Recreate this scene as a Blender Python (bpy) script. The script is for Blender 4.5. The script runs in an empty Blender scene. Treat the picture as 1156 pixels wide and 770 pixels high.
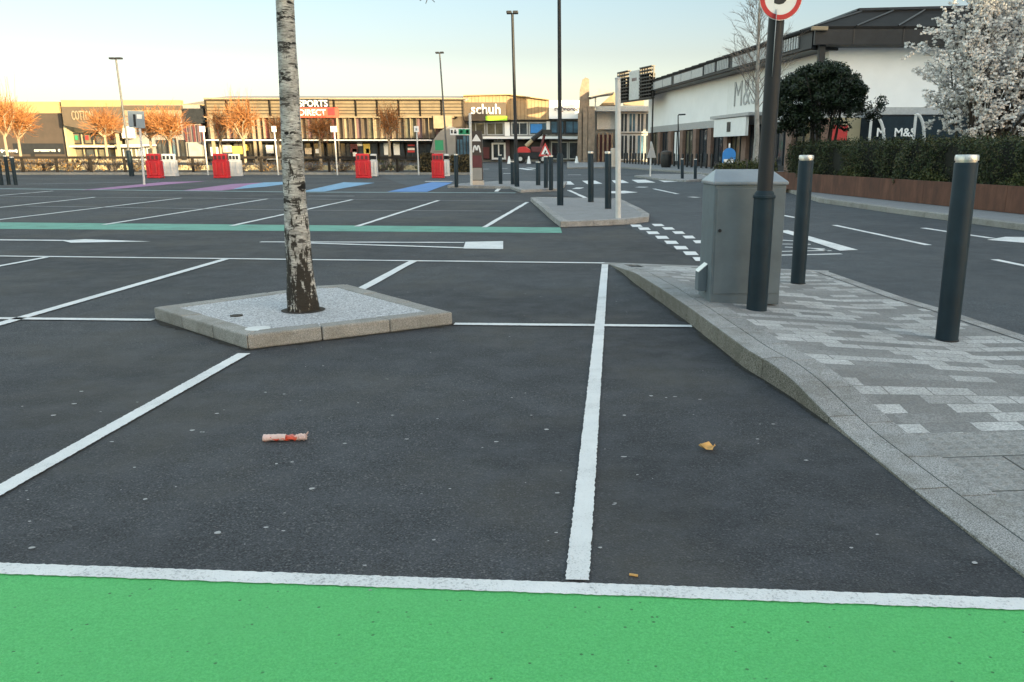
import bpy, math, random
from mathutils import Vector, Matrix
R = random.Random(11)
S = bpy.context.scene
COL = S.collection
rad = math.radians

# ------------------------------------------------------------------ camera
HC = 1.35                      # eye height in metres
FPX, CX, CY, HY = 976.0, 640.0, 443.0, 170.0
PITCH = math.atan((CY - HY) / FPX)
cp, sp = math.cos(PITCH), math.sin(PITCH)


def ray(px, py):
    a, b = (px - CX) / FPX, (CY - py) / FPX
    return Vector((a, cp + b * sp, -sp + b * cp))


def G(px, py, z=0.0):
    r = ray(px, py)
    t = (z - HC) / r.z
    return Vector((r.x * t, r.y * t, z))


def A(px, py, y):
    r = ray(px, py)
    t = y / r.y
    return Vector((r.x * t, y, HC + r.z * t))


cam_d = bpy.data.cameras.new('camera')
cam = bpy.data.objects.new('camera', cam_d)
COL.objects.link(cam)
cam.location = (0, 0, HC)
cam.rotation_euler = (math.pi / 2 - PITCH, 0, 0)
cam_d.sensor_fit = 'HORIZONTAL'
cam_d.sensor_width = 36
cam_d.lens = FPX / 1156 * 36
cam_d.shift_x = -(CX - 578) / 1156
cam_d.shift_y = (CY - 385) / 1156
cam_d.clip_end = 3000
cam_d.clip_start = 0.05
S.camera = cam

# ------------------------------------------------------------------ light
SUN_EL, SUN_AZ = 7.0, 138.0     # azimuth clockwise from +Y: behind the camera, to its right
w = bpy.data.worlds.new('World')
S.world = w
w.use_nodes = True
nt = w.node_tree
bg = nt.nodes['Background']
sky = nt.nodes.new('ShaderNodeTexSky')
sky.sky_type = 'NISHITA'
sky.sun_disc = False
sky.sun_elevation = rad(SUN_EL)
sky.sun_rotation = rad(SUN_AZ)
sky.air_density = 1.0
sky.dust_density = 0.9
sky.ozone_density = 1.0
# low sky dimmed, cream to pale blue; overhead kept brighter as added fill
tcw = nt.nodes.new('ShaderNodeTexCoord')
spw = nt.nodes.new('ShaderNodeSeparateXYZ')
nt.links.new(tcw.outputs['Generated'], spw.inputs[0])
rw = nt.nodes.new('ShaderNodeValToRGB')
SKY_STOPS = [(0.0, (0.29, 0.315, 0.47)), (0.06, (0.232, 0.230, 0.300)), (0.10, (0.204, 0.192, 0.230)), (0.165, (0.210, 0.212, 0.236)), (0.30, (0.85, 0.73, 0.60)), (0.5, (1, 0.80, 0.62))]
while len(rw.color_ramp.elements) < len(SKY_STOPS):
    rw.color_ramp.elements.new(0.5)
for e_, (p_, c_) in zip(rw.color_ramp.elements, SKY_STOPS):
    e_.position = p_
    e_.color = (*c_, 1)
nt.links.new(spw.outputs['Z'], rw.inputs[0])
mw = nt.nodes.new('ShaderNodeMixRGB')
mw.blend_type = 'MULTIPLY'
mw.inputs[0].default_value = 1.0
nt.links.new(sky.outputs[0], mw.inputs[1])
# sunward half skips the dimming, adding fill on walls facing the viewer
sm = nt.nodes.new('ShaderNodeMapRange')
sm.interpolation_type = 'SMOOTHSTEP'
sm.inputs[1].default_value = 0.45
sm.inputs[2].default_value = -0.35
nt.links.new(spw.outputs['Y'], sm.inputs[0])
mx = nt.nodes.new('ShaderNodeMixRGB')
nt.links.new(sm.outputs[0], mx.inputs[0])
nt.links.new(rw.outputs[0], mx.inputs[1])
mx.inputs[2].default_value = (0.84, 0.74, 0.63, 1)
nt.links.new(mx.outputs[0], mw.inputs[2])
nt.links.new(mw.outputs[0], bg.inputs[0])
bg.inputs[1].default_value = 0.15
sd = bpy.data.lights.new('sun', 'SUN')
sun = bpy.data.objects.new('sun', sd)
COL.objects.link(sun)
sd.energy = 2.0
sd.angle = rad(0.5)
sd.color = (1.0, 0.79, 0.45)
sdir = Vector((math.sin(rad(SUN_AZ)) * math.cos(rad(SUN_EL)), math.cos(rad(SUN_AZ)) * math.cos(rad(SUN_EL)), math.sin(rad(SUN_EL))))
sun.rotation_euler = sdir.to_track_quat('Z', 'Y').to_euler()
S.view_settings.view_transform = 'Standard'
S.view_settings.look = 'None'
S.view_settings.exposure = 2.93
S.view_settings.gamma = 1
S.view_settings.use_curve_mapping = False
S.cycles.max_bounces = 6
S.cycles.diffuse_bounces = 3


# ------------------------------------------------------------------ materials
def lin(c):
    c /= 255.0
    return c / 12.92 if c <= 0.04045 else ((c + 0.055) / 1.055) ** 2.4


def new_mat(name):
    m = bpy.data.materials.new(name)
    m.use_nodes = True
    n = m.node_tree
    return m, n, n.nodes['Principled BSDF']


def node(n, kind, **kw):
    x = n.nodes.new(kind)
    for k, v in kw.items():
        if k in ('operation', 'blend_type', 'data_type', 'feature', 'interpolation_type', 'distance'):
            setattr(x, k, v)
        else:
            x.inputs[k].default_value = v
    return x


def mapped(n, scale=(1, 1, 1), rot=0.0):
    tc = n.nodes.new('ShaderNodeTexCoord')
    mp = n.nodes.new('ShaderNodeMapping')
    mp.inputs['Scale'].default_value = scale
    mp.inputs['Rotation'].default_value = (0, 0, rot)
    n.links.new(tc.outputs['Object'], mp.inputs[0])
    return mp.outputs[0]


def ramp(n, src, stops):
    r = n.nodes.new('ShaderNodeValToRGB')
    el = r.color_ramp.elements
    while len(el) < len(stops):
        el.new(0.5)
    for e, (p, c) in zip(el, stops):
        e.position = p
        if not isinstance(c, (tuple, list)):
            c = (c, c, c)
        e.color = (*c, 1)
    n.links.new(src, r.inputs[0])
    return r.outputs[0]


def mix(n, fac, a, b, mode='MIX'):
    m = n.nodes.new('ShaderNodeMixRGB')
    m.blend_type = mode
    for i, v in ((0, fac), (1, a), (2, b)):
        if hasattr(v, 'is_linked'):
            n.links.new(v, m.inputs[i])
        elif i == 0:
            m.inputs[0].default_value = v
        else:
            m.inputs[i].default_value = (*v, 1)
    return m.outputs[0]


def mth(n, op, a, b=0.0, c=0.0):
    m = n.nodes.new('ShaderNodeMath')
    m.operation = op
    for i, v in enumerate((a, b, c)):
        if hasattr(v, 'is_linked'):
            n.links.new(v, m.inputs[i])
        else:
            m.inputs[i].default_value = v
    return m.outputs[0]


def noise(n, vec, scale, detail=4.0, rough=0.6):
    t = node(n, 'ShaderNodeTexNoise', Scale=scale, Detail=detail, Roughness=rough)
    n.links.new(vec, t.inputs['Vector'])
    return t.outputs['Fac']


def bump(n, b, h, strength=0.3, dist=0.01):
    x = node(n, 'ShaderNodeBump', Strength=strength, Distance=dist)
    n.links.new(h, x.inputs['Height'])
    n.links.new(x.outputs[0], b.inputs['Normal'])


def plain(name, col, rough=0.6, metal=0.0, var=0.12, scale=3.0, spec=0.5, bumps=0.0):
    """Solid colour with soft blotches of wear."""
    m, n, b = new_mat(name)
    v = mapped(n)
    f = noise(n, v, scale, 5)
    lo = tuple(c * (1 - var) for c in col)
    hi = tuple(min(1, c * (1 + var)) for c in col)
    n.links.new(ramp(n, f, [(0.3, lo), (0.7, hi)]), b.inputs['Base Color'])
    b.inputs['Roughness'].default_value = rough
    b.inputs['Metallic'].default_value = metal
    b.inputs['Specular IOR Level'].default_value = spec
    if bumps:
        bump(n, b, noise(n, v, scale * 12, 3), bumps, 0.01)
    return m


def asphalt(name, c0, c1, stain, fine=260.0, crack=True):
    m, n, b = new_mat(name)
    v = mapped(n)
    g = noise(n, v, fine, 2, 0.7)
    big = noise(n, v, 0.55, 6, 0.65)
    mid = noise(n, v, 3.5, 5, 0.7)
    base = mix(n, ramp(n, g, [(0.40, 0.0), (0.60, 1.0)]), c0, c1)
    g2 = noise(n, v, fine * 0.33, 3, 0.8)
    base = mix(n, ramp(n, g2, [(0.36, 0.55), (0.52, 0.0)]), base, tuple(x * 0.45 for x in c0))
    vor = node(n, 'ShaderNodeTexVoronoi', Scale=150.0)
    n.links.new(v, vor.inputs['Vector'])
    chips = ramp(n, vor.outputs['Color'], [(0.78, 0.0), (0.86, 1.0)])
    base = mix(n, mth(n, 'MULTIPLY', chips, 0.5), base, (0.20, 0.20, 0.195))
    blot = noise(n, v, 0.23, 4, 0.55)
    base = mix(n, ramp(n, blot, [(0.44, 0.0), (0.58, 0.72)]), base, tuple(x * 0.9 for x in c0))
    base = mix(n, ramp(n, big, [(0.47, 0.0), (0.66, 0.7)]), base, stain)
    base = mix(n, ramp(n, mid, [(0.42, 0.0), (0.75, 0.4)]), base, tuple(x * 1.35 for x in c1))
    n.links.new(base, b.inputs['Base Color'])
    b.inputs['Roughness'].default_value = 0.88
    b.inputs['Specular IOR Level'].default_value = 0.3
    h = mth(n, 'ADD', mth(n, 'MULTIPLY', g, 0.5), vor.outputs['Distance'])
    bump(n, b, h, 0.55, 0.006)
    return m


def paint(name, col, wear=0.35, under=(0.05, 0.05, 0.05), fine=120.0):
    """Road paint, worn through to the asphalt in flecks."""
    m, n, b = new_mat(name)
    v = mapped(n)
    g = noise(n, v, fine, 3, 0.75)
    mid = noise(n, v, 2.2, 5, 0.7)
    hold = mth(n, 'ADD', mth(n, 'MULTIPLY', g, 0.62), mth(n, 'MULTIPLY', mid, 0.38))
    f = ramp(n, hold, [(0.33 + 0.12 * wear, 0.0), (0.40 + 0.16 * wear, 1.0)])
    d = mix(n, ramp(n, mid, [(0.35, 0.0), (0.7, 1.0)]), tuple(c * 0.82 for c in col), col)
    n.links.new(mix(n, f, mix(n, 0.35, under, col), d), b.inputs['Base Color'])
    b.inputs['Roughness'].default_value = 0.75
    b.inputs['Specular IOR Level'].default_value = 0.3
    vor = node(n, 'ShaderNodeTexVoronoi', Scale=130.0)
    n.links.new(v, vor.inputs['Vector'])
    bump(n, b, mth(n, 'ADD', g, vor.outputs['Distance']), 0.45, 0.005)
    return m


def stone(name, c0, c1, fine=230.0, joint=None, dirt=(0.13, 0.12, 0.10), rot=0.0):
    """Speckled granite or concrete; joint = spacing of the stone joints along local x."""
    m, n, b = new_mat(name)
    v = mapped(n)
    g = noise(n, v, fine, 2, 0.8)
    mid = noise(n, v, 4.0, 6, 0.7)
    base = mix(n, ramp(n, g, [(0.42, 0.0), (0.58, 1.0)]), c0, c1)
    ge = n.nodes.new('ShaderNodeNewGeometry')
    tone = ramp(n, ge.outputs['Random Per Island'], [(0.0, 0.80), (1.0, 1.0)])
    base = mix(n, 1.0, base, tone, 'MULTIPLY')
    base = mix(n, ramp(n, mid, [(0.45, 0.0), (0.75, 0.7)]), base, dirt)
    n.links.new(base, b.inputs['Base Color'])
    b.inputs['Roughness'].default_value = 0.9
    b.inputs['Specular IOR Level'].default_value = 0.2
    bump(n, b, mth(n, 'ADD', g, mid), 0.4, 0.005)
    return m


def leafy(name, cols, trans=0.25, rough=0.6):
    m, n, b = new_mat(name)
    ge = n.nodes.new('ShaderNodeNewGeometry')
    v = mapped(n)
    k = mth(n, 'ADD', mth(n, 'MULTIPLY', ge.outputs['Random Per Island'], 0.6), mth(n, 'MULTIPLY', noise(n, v, 2.5, 3), 0.4))
    st = [(0.2 + 0.6 * i / (len(cols) - 1), c) for i, c in enumerate(cols)]
    n.links.new(ramp(n, k, st), b.inputs['Base Color'])
    b.inputs['Roughness'].default_value = rough
    b.inputs['Specular IOR Level'].default_value = 0.25
    return m


def glass_mat(name, col=(0.02, 0.025, 0.03), rough=0.06, var=2.0):
    m, n, b = new_mat(name)
    v = mapped(n, (1, 1, 1))
    f = noise(n, v, 0.6, 4)
    n.links.new(ramp(n, f, [(0.35, col), (0.7, tuple(c * (1 + var) for c in col))]), b.inputs['Base Color'])
    b.inputs['Roughness'].default_value = rough
    b.inputs['Specular IOR Level'].default_value = 0.8
    return m


def corten_mat():
    m, n, b = new_mat('corten')
    v = mapped(n, (1, 1, 0.35))
    f = noise(n, v, 3.0, 7, 0.7)
    n.links.new(ramp(n, f, [(0.3, (0.055, 0.024, 0.016)), (0.5, (0.105, 0.042, 0.024)), (0.7, (0.16, 0.07, 0.042))]), b.inputs['Base Color'])
    b.inputs['Roughness'].default_value = 0.8
    return m


def bark_mat():
    m, n, b = new_mat('birch_bark')
    tc = n.nodes.new('ShaderNodeTexCoord')
    sep = n.nodes.new('ShaderNodeSeparateXYZ')
    n.links.new(tc.outputs['Object'], sep.inputs[0])
    v1 = mapped(n, (1, 1, 2.4))
    v2 = mapped(n, (1, 1, 5.0))
    v3 = mapped(n, (1.3, 1.3, 0.36))
    fine = noise(n, v2, 22, 5, 0.75)
    base = ramp(n, fine, [(0.34, (0.10, 0.095, 0.085)), (0.47, (0.42, 0.41, 0.385)), (0.66, (0.74, 0.73, 0.69))])
    sand = noise(n, v1, 4.0, 4, 0.6)
    base = mix(n, ramp(n, sand, [(0.45, 0.0), (0.70, 0.65)]), base, (0.22, 0.21, 0.195))
    lent = noise(n, v1, 7.5, 7, 0.7)
    base = mix(n, ramp(n, lent, [(0.56, 0.0), (0.595, 1.0)]), base, (0.022, 0.02, 0.018))
    zone = noise(n, v1, 3.1, 5, 0.7)
    base = mix(n, ramp(n, zone, [(0.50, 0.0), (0.60, 0.6)]), base, mix(n, fine, (0.05, 0.047, 0.042), (0.30, 0.29, 0.27)))
    knot = noise(n, mapped(n, (1, 1, 1.7)), 5.2, 2, 0.5)
    base = mix(n, ramp(n, knot, [(0.655, 0.0), (0.68, 1.0)]), base, (0.014, 0.012, 0.011))
    dash = noise(n, v2, 9.0, 3, 0.5)
    base = mix(n, ramp(n, dash, [(0.60, 0.0), (0.64, 0.9)]), base, (0.05, 0.045, 0.04))
    plate = noise(n, v3, 17.0, 6, 0.72)
    low = mth(n, 'MULTIPLY', mth(n, 'SUBTRACT', 1.0, sep.outputs['Z']), 0.165)
    low = mth(n, 'MAXIMUM', low, -0.065)
    crack = ramp(n, mth(n, 'ADD', plate, low), [(0.575, 0.0), (0.605, 1.0)])
    base = mix(n, crack, base, mix(n, fine, (0.016, 0.0145, 0.0125), (0.062, 0.054, 0.044)))
    n.links.new(base, b.inputs['Base Color'])
    b.inputs['Roughness'].default_value = 0.8
    b.inputs['Specular IOR Level'].default_value = 0.2
    hh = mth(n, 'ADD', mth(n, 'MULTIPLY', plate, -0.6), mth(n, 'MULTIPLY', lent, -0.9))
    bump(n, b, mth(n, 'ADD', hh, mth(n, 'MULTIPLY', fine, 0.4)), 0.8, 0.02)
    return m


def paving_mat(y_edge):
    """Two-tone granite setts in running bond; beyond y_edge, towards the viewer, large blister slabs."""
    m, n, b = new_mat('sett_paving')
    v = mapped(n, (1, 1, 1), rad(-3))
    g = noise(n, v, 75.0, 4, 0.9)
    br = n.nodes.new('ShaderNodeTexBrick')
    br.offset = 0.37
    br.squash = 1.0
    for k, val in (('Scale', 1.0), ('Mortar Size', 0.0045), ('Mortar Smooth', 0.1), ('Bias', 0.0), ('Brick Width', 0.25), ('Row Height', 0.127)):
        br.inputs[k].default_value = val
    br.inputs['Color1'].default_value = (0, 0, 0, 1)
    br.inputs['Color2'].default_value = (1, 1, 1, 1)
    br.inputs['Mortar'].default_value = (0.5, 0.5, 0.5, 1)
    n.links.new(v, br.inputs['Vector'])
    tone = ramp(n, br.outputs['Color'], [(0.0, (0.23, 0.226, 0.222)), (0.47, (0.31, 0.306, 0.30)), (0.55, (0.48, 0.475, 0.465)), (1.0, (0.60, 0.595, 0.585))])
    tone = mix(n, mth(n, 'MULTIPLY', br.outputs['Fac'], 0.45), tone, (0.10, 0.10, 0.098))
    sl = n.nodes.new('ShaderNodeTexBrick')
    sl.offset = 0.5
    for k, val in (('Scale', 1.0), ('Mortar Size', 0.006), ('Mortar Smooth', 0.1), ('Bias', 0.0), ('Brick Width', 0.62), ('Row Height', 0.40)):
        sl.inputs[k].default_value = val
    sl.inputs['Color1'].default_value = (0.29, 0.283, 0.272, 1)
    sl.inputs['Color2'].default_value = (0.37, 0.363, 0.35, 1)
    sl.inputs['Mortar'].default_value = (0.07, 0.07, 0.065, 1)
    n.links.new(v, sl.inputs['Vector'])
    vo = node(n, 'ShaderNodeTexVoronoi', Scale=14.0, Randomness=0.0)
    vo.voronoi_dimensions = '2D'
    n.links.new(v, vo.inputs['Vector'])
    dots = ramp(n, vo.outputs['Distance'], [(0.24, 1.0), (0.34, 0.0)])
    slab = mix(n, mth(n, 'MULTIPLY', dots, 0.3), sl.outputs['Color'], (0.17, 0.165, 0.15))
    tc = n.nodes.new('ShaderNodeTexCoord')
    sep = n.nodes.new('ShaderNodeSeparateXYZ')
    n.links.new(tc.outputs['Object'], sep.inputs[0])
    near = mth(n, 'LESS_THAN', sep.outputs['Y'], y_edge)
    c = mix(n, near, tone, slab)
    c = mix(n, ramp(n, g, [(0.44, 0.0), (0.56, 0.8)]), c, mix(n, 0.65, c, (0.07, 0.07, 0.07)))
    d = noise(n, v, 1.7, 6, 0.7)
    c = mix(n, ramp(n, d, [(0.45, 0.0), (0.75, 0.5)]), c, (0.16, 0.15, 0.14))
    n.links.new(c, b.inputs['Base Color'])
    b.inputs['Roughness'].default_value = 0.88
    b.inputs['Specular IOR Level'].default_value = 0.25
    h = mth(n, 'ADD', mth(n, 'MULTIPLY', br.outputs['Fac'], -1.0), mth(n, 'MULTIPLY', g, 0.4))
    h2 = mth(n, 'ADD', mth(n, 'MULTIPLY', sl.outputs['Fac'], -1.0), mth(n, 'ADD', dots, mth(n, 'MULTIPLY', g, 0.3)))
    hm = n.nodes.new('ShaderNodeMix')
    n.links.new(near, hm.inputs[0])
    n.links.new(h, hm.inputs[2])
    n.links.new(h2, hm.inputs[3])
    bump(n, b, hm.outputs[0], 0.5, 0.006)
    return m


def slat_mat(name, c0, c1, period, axis='Z', frac=0.25, rough=0.7):
    """Cladding with grooves of one period along an axis."""
    m, n, b = new_mat(name)
    tc = n.nodes.new('ShaderNodeTexCoord')
    sep = n.nodes.new('ShaderNodeSeparateXYZ')
    n.links.new(tc.outputs['Object'], sep.inputs[0])
    k = mth(n, 'FRACT', mth(n, 'DIVIDE', sep.outputs[axis], period))
    gro = mth(n, 'LESS_THAN', k, frac)
    v = mapped(n)
    f = noise(n, v, 1.3, 5)
    body = ramp(n, f, [(0.3, tuple(c * 0.8 for c in c1)), (0.7, tuple(min(1, c * 1.15) for c in c1))])
    n.links.new(mix(n, gro, body, c0), b.inputs['Base Color'])
    b.inputs['Roughness'].default_value = rough
    bump(n, b, mth(n, 'SUBTRACT', 1.0, gro), 0.6, 0.05)
    return m


M = {}
M['asphalt'] = asphalt('asphalt', (0.025, 0.0268, 0.0308), (0.076, 0.0805, 0.0895), (0.072, 0.068, 0.060), 120.0)
M['road'] = asphalt('road_asphalt', (0.044, 0.050, 0.057), (0.082, 0.092, 0.104), (0.075, 0.080, 0.086), 110.0)
M['white_paint'] = paint('white_paint', (0.76, 0.765, 0.76), 0.30)
M['worn_white'] = paint('worn_white_paint', (0.76, 0.765, 0.76), 0.42, (0.14, 0.145, 0.15), 90)
M['faint_paint'] = paint('faint_paint', (0.30, 0.31, 0.32), 0.6)
gm_, gn_, gb_ = new_mat('green_coating')
gv_ = mapped(gn_)
ga = noise(gn_, gv_, 150.0, 3, 0.8)
gb2 = noise(gn_, gv_, 1.6, 5, 0.65)
gvo = node(gn_, 'ShaderNodeTexVoronoi', Scale=70.0)
gn_.links.new(gv_, gvo.inputs['Vector'])
gc_ = ramp(gn_, ga, [(0.36, (0.082, 0.48, 0.130)), (0.5, (0.112, 0.575, 0.172)), (0.64, (0.150, 0.665, 0.220))])
gc_ = mix(gn_, ramp(gn_, gb2, [(0.40, 0.0), (0.68, 0.45)]), gc_, (0.115, 0.52, 0.17))
pit = mth(gn_, 'MULTIPLY', ramp(gn_, gvo.outputs['Color'], [(0.86, 0.0), (0.90, 1.0)]), ramp(gn_, gvo.outputs['Distance'], [(0.25, 1.0), (0.45, 0.0)]))
gc_ = mix(gn_, mth(gn_, 'MULTIPLY', pit, 0.8), gc_, (0.03, 0.14, 0.045))
gn_.links.new(gc_, gb_.inputs['Base Color'])
gb_.inputs['Roughness'].default_value = 0.7
gb_.inputs['Specular IOR Level'].default_value = 0.3
bump(gn_, gb_, mth(gn_, 'ADD', ga, mth(gn_, 'MULTIPLY', gvo.outputs['Distance'], 0.5)), 0.9, 0.012)
M['green_paint'] = gm_
M['teal_paint'] = paint('teal_paint', (0.14, 0.36, 0.28), 0.4)
M['pale_teal_paint'] = paint('pale_teal_paint', (0.27, 0.36, 0.37), 0.6)
M['pink_paint'] = paint('pink_paint', (0.36, 0.17, 0.33), 0.5)
M['blue_paint'] = paint('blue_paint', (0.10, 0.25, 0.55), 0.3)
M['sky_paint'] = paint('sky_paint', (0.20, 0.38, 0.56), 0.4)
M['kerb'] = stone('kerb_stone', (0.18, 0.178, 0.175), (0.50, 0.495, 0.487), 170)
M['kerb_old'] = stone('kerb_concrete', (0.23, 0.225, 0.21), (0.42, 0.41, 0.385), 150, dirt=(0.16, 0.15, 0.125))
M['kerb_face_shaded'] = stone('kerb_face_shaded_stone', (0.11, 0.10, 0.085), (0.30, 0.285, 0.25), 120, dirt=(0.085, 0.08, 0.06))  # for upright kerb faces: browner with dirt, and shade painted into the tone
M['border'] = stone('border_stone', (0.20, 0.198, 0.195), (0.44, 0.436, 0.43), 140)
M['gravel'] = stone('resin_gravel', (0.26, 0.265, 0.275), (0.66, 0.665, 0.68), 75, dirt=(0.36, 0.36, 0.37))
M['soil'] = plain('soil', (0.03, 0.024, 0.018), 0.95, bumps=0.6, scale=8)
M['pave_far'] = stone('grey_slabs', (0.22, 0.22, 0.225), (0.33, 0.33, 0.335), 60, dirt=(0.18, 0.175, 0.17))
M['navy'] = plain('navy_metal', (0.011, 0.024, 0.034), 0.55, 0.0, 0.2, 6, 0.22)
M['pole_grey'] = plain('pole_grey', (0.085, 0.088, 0.092), 0.5, 0.0, 0.15, 5)
M['steel'] = plain('steel_cap', (0.55, 0.54, 0.52), 0.35, 0.7, 0.1, 8)
M['grey_metal'] = plain('grey_cabinet_paint', (0.112, 0.140, 0.158), 0.66, 0.0, 0.16, 4)
M['grey_light'] = plain('galvanised', (0.40, 0.41, 0.42), 0.5, 0.3, 0.15, 8)
M['pole_white'] = plain('pole_white', (0.55, 0.55, 0.54), 0.5, 0.0, 0.12, 5)
M['white'] = plain('white_panel', (0.88, 0.88, 0.88), 0.55, 0.0, 0.05, 0.6)
M['white_sign'] = plain('white_sign', (0.80, 0.80, 0.79), 0.5, 0.0, 0.04, 3)
M['black'] = plain('black_paint', (0.012, 0.012, 0.013), 0.5, 0, 0.2, 5)
M['charcoal'] = plain('charcoal_metal', (0.020, 0.022, 0.026), 0.55, 0.0, 0.25, 2, 0.3)
M['red_plastic'] = plain('red_plastic', (0.56, 0.018, 0.028), 0.45, 0, 0.15, 3)
M['white_plastic'] = plain('white_plastic', (0.60, 0.60, 0.60), 0.5, 0, 0.12, 3)
M['red'] = plain('sign_red', (0.55, 0.03, 0.03), 0.45, 0, 0.06, 4)
M['lime'] = plain('lime_panel', (0.33, 0.66, 0.03), 0.5, 0, 0.05, 3)
M['corten'] = corten_mat()
M['bark'] = bark_mat()
M['brown_panel'] = plain('brown_panel', (0.060, 0.045, 0.036), 0.6, 0, 0.15, 1)
M['umber_panel'] = plain('umber_panel', (0.095, 0.072, 0.052), 0.6, 0, 0.12, 1)
M['cream_wall'] = plain('cream_wall', (0.36, 0.31, 0.20), 0.8, 0, 0.1, 1)
M['grey_wall'] = plain('grey_wall', (0.24, 0.23, 0.22), 0.8, 0, 0.1, 1)
M['concrete'] = plain('concrete', (0.30, 0.29, 0.27), 0.85, 0, 0.15, 1.5)
M['brick'] = plain('pier_brick', (0.20, 0.125, 0.095), 0.85, 0, 0.2, 3)
M['tan_slat'] = slat_mat('tan_louvres', (0.045, 0.034, 0.022), (0.175, 0.135, 0.085), 0.36, 'Z', 0.30)
M['timber'] = slat_mat('timber_cladding', (0.15, 0.095, 0.05), (0.34, 0.235, 0.13), 0.42, 'X', 0.12)
M['timber_fin'] = plain('weathered_timber', (0.24, 0.185, 0.14), 0.85, 0, 0.3, 2)
M['seam_roof'] = plain('dark_roof_metal', (0.018, 0.0175, 0.0175), 0.8, 0.0, 0.2, 0.8, 0.1)
M['roof_gold'] = plain('pale_roof_sheet', (0.34, 0.24, 0.12), 0.7, 0, 0.08, 1)
M['glass'] = glass_mat('shop_glass')
M['glass_blue'] = glass_mat('blue_glass', (0.035, 0.07, 0.10), 0.08)
M['glass_pale'] = glass_mat('pale_glass', (0.075, 0.07, 0.05), 0.1, 1.5)
M['maroon'] = plain('maroon_panel', (0.12, 0.03, 0.035), 0.6, 0, 0.2, 1)
M['mauve'] = plain('mauve_panel', (0.13, 0.075, 0.08), 0.6, 0, 0.15, 1)
M['blind'] = plain('pale_blind', (0.26, 0.21, 0.145), 0.8, 0, 0.12, 2)
M['fence_wood'] = plain('fence_wood', (0.016, 0.012, 0.009), 0.9, 0, 0.3, 4)
M['twig_orange'] = leafy('orange_twigs', [(0.15, 0.06, 0.022), (0.33, 0.13, 0.04), (0.46, 0.21, 0.075)], rough=0.8)
M['limb_pale'] = plain('pale_limb', (0.32, 0.25, 0.17), 0.9, 0, 0.2, 4)
M['twig_grey'] = leafy('grey_twigs', [(0.10, 0.085, 0.075), (0.20, 0.17, 0.15)], rough=0.85)
M['birch_far'] = plain('pale_birch', (0.27, 0.255, 0.235), 0.85, 0, 0.3, 5)
M['hedge_leaf'] = leafy('hedge_leaf', [(0.009, 0.017, 0.006), (0.024, 0.040, 0.013), (0.050, 0.064, 0.022), (0.085, 0.072, 0.033)])
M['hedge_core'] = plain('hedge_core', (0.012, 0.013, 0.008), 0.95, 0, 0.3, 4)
M['holly_leaf'] = leafy('evergreen_leaf', [(0.006, 0.011, 0.006), (0.014, 0.025, 0.011), (0.028, 0.045, 0.02)], rough=0.45)
M['shrub_leaf'] = leafy('shrub_leaf', [(0.03, 0.045, 0.015), (0.06, 0.075, 0.025), (0.11, 0.105, 0.035)])
M['dry_leaf'] = leafy('dry_leaf', [(0.10, 0.065, 0.03), (0.22, 0.13, 0.05), (0.32, 0.19, 0.07)])
M['petal'] = leafy('blossom', [(0.62, 0.55, 0.50), (0.80, 0.77, 0.73), (0.88, 0.87, 0.85)])
M['bark_dark'] = plain('dark_bark', (0.045, 0.036, 0.028), 0.9, 0, 0.3, 6)
M['gum'] = plain('gum', (0.36, 0.36, 0.36), 0.9, 0, 0.3, 40)
M['wrapper'] = plain('wrapper_red', (0.55, 0.07, 0.03), 0.4, 0, 0.3, 30)
M['wrapper_pale'] = plain('wrapper_pale', (0.66, 0.47, 0.42), 0.4, 0, 0.15, 30)
M['crust'] = plain('leaf_tan', (0.62, 0.36, 0.12), 0.8, 0, 0.3, 25)
M['cream'] = plain('cream_stone', (0.55, 0.46, 0.38), 0.8, 0, 0.1, 3)
M['blue_board'] = plain('blue_board', (0.02, 0.20, 0.55), 0.5, 0, 0.1, 2)
M['yellow_paint'] = plain('yellow_panel', (0.62, 0.46, 0.10), 0.6, 0, 0.1, 2)
M['sign_green'] = plain('sign_green', (0.02, 0.25, 0.12), 0.5, 0, 0.1, 2)
M['tyre'] = plain('tyre_rubber', (0.015, 0.015, 0.015), 0.9, 0, 0.2, 4)
M['poster'] = plain('poster', (0.60, 0.50, 0.38), 0.7, 0, 0.35, 2.5)


# ------------------------------------------------------------------ objects
def put(o, label=None, cat=None, group=None, kind=None):
    if label:
        o['label'] = label
    if cat:
        o['category'] = cat
    if group:
        o['group'] = group
    if kind:
        o['kind'] = kind
    return o


def thing(name, label, cat, loc=(0, 0, 0), rotz=0.0, group=None):
    o = bpy.data.objects.new(name, None)
    COL.objects.link(o)
    o.empty_display_size = 0.2
    o.location = loc
    o.rotation_euler = (0, 0, rotz)
    return put(o, label, cat, group)


def copy_tree(o, parent=None):
    c = o.copy()
    COL.objects.link(c)
    if parent is not None:
        c.parent = parent
    for ch in list(o.children):
        copy_tree(ch, c)
    return c


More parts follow.
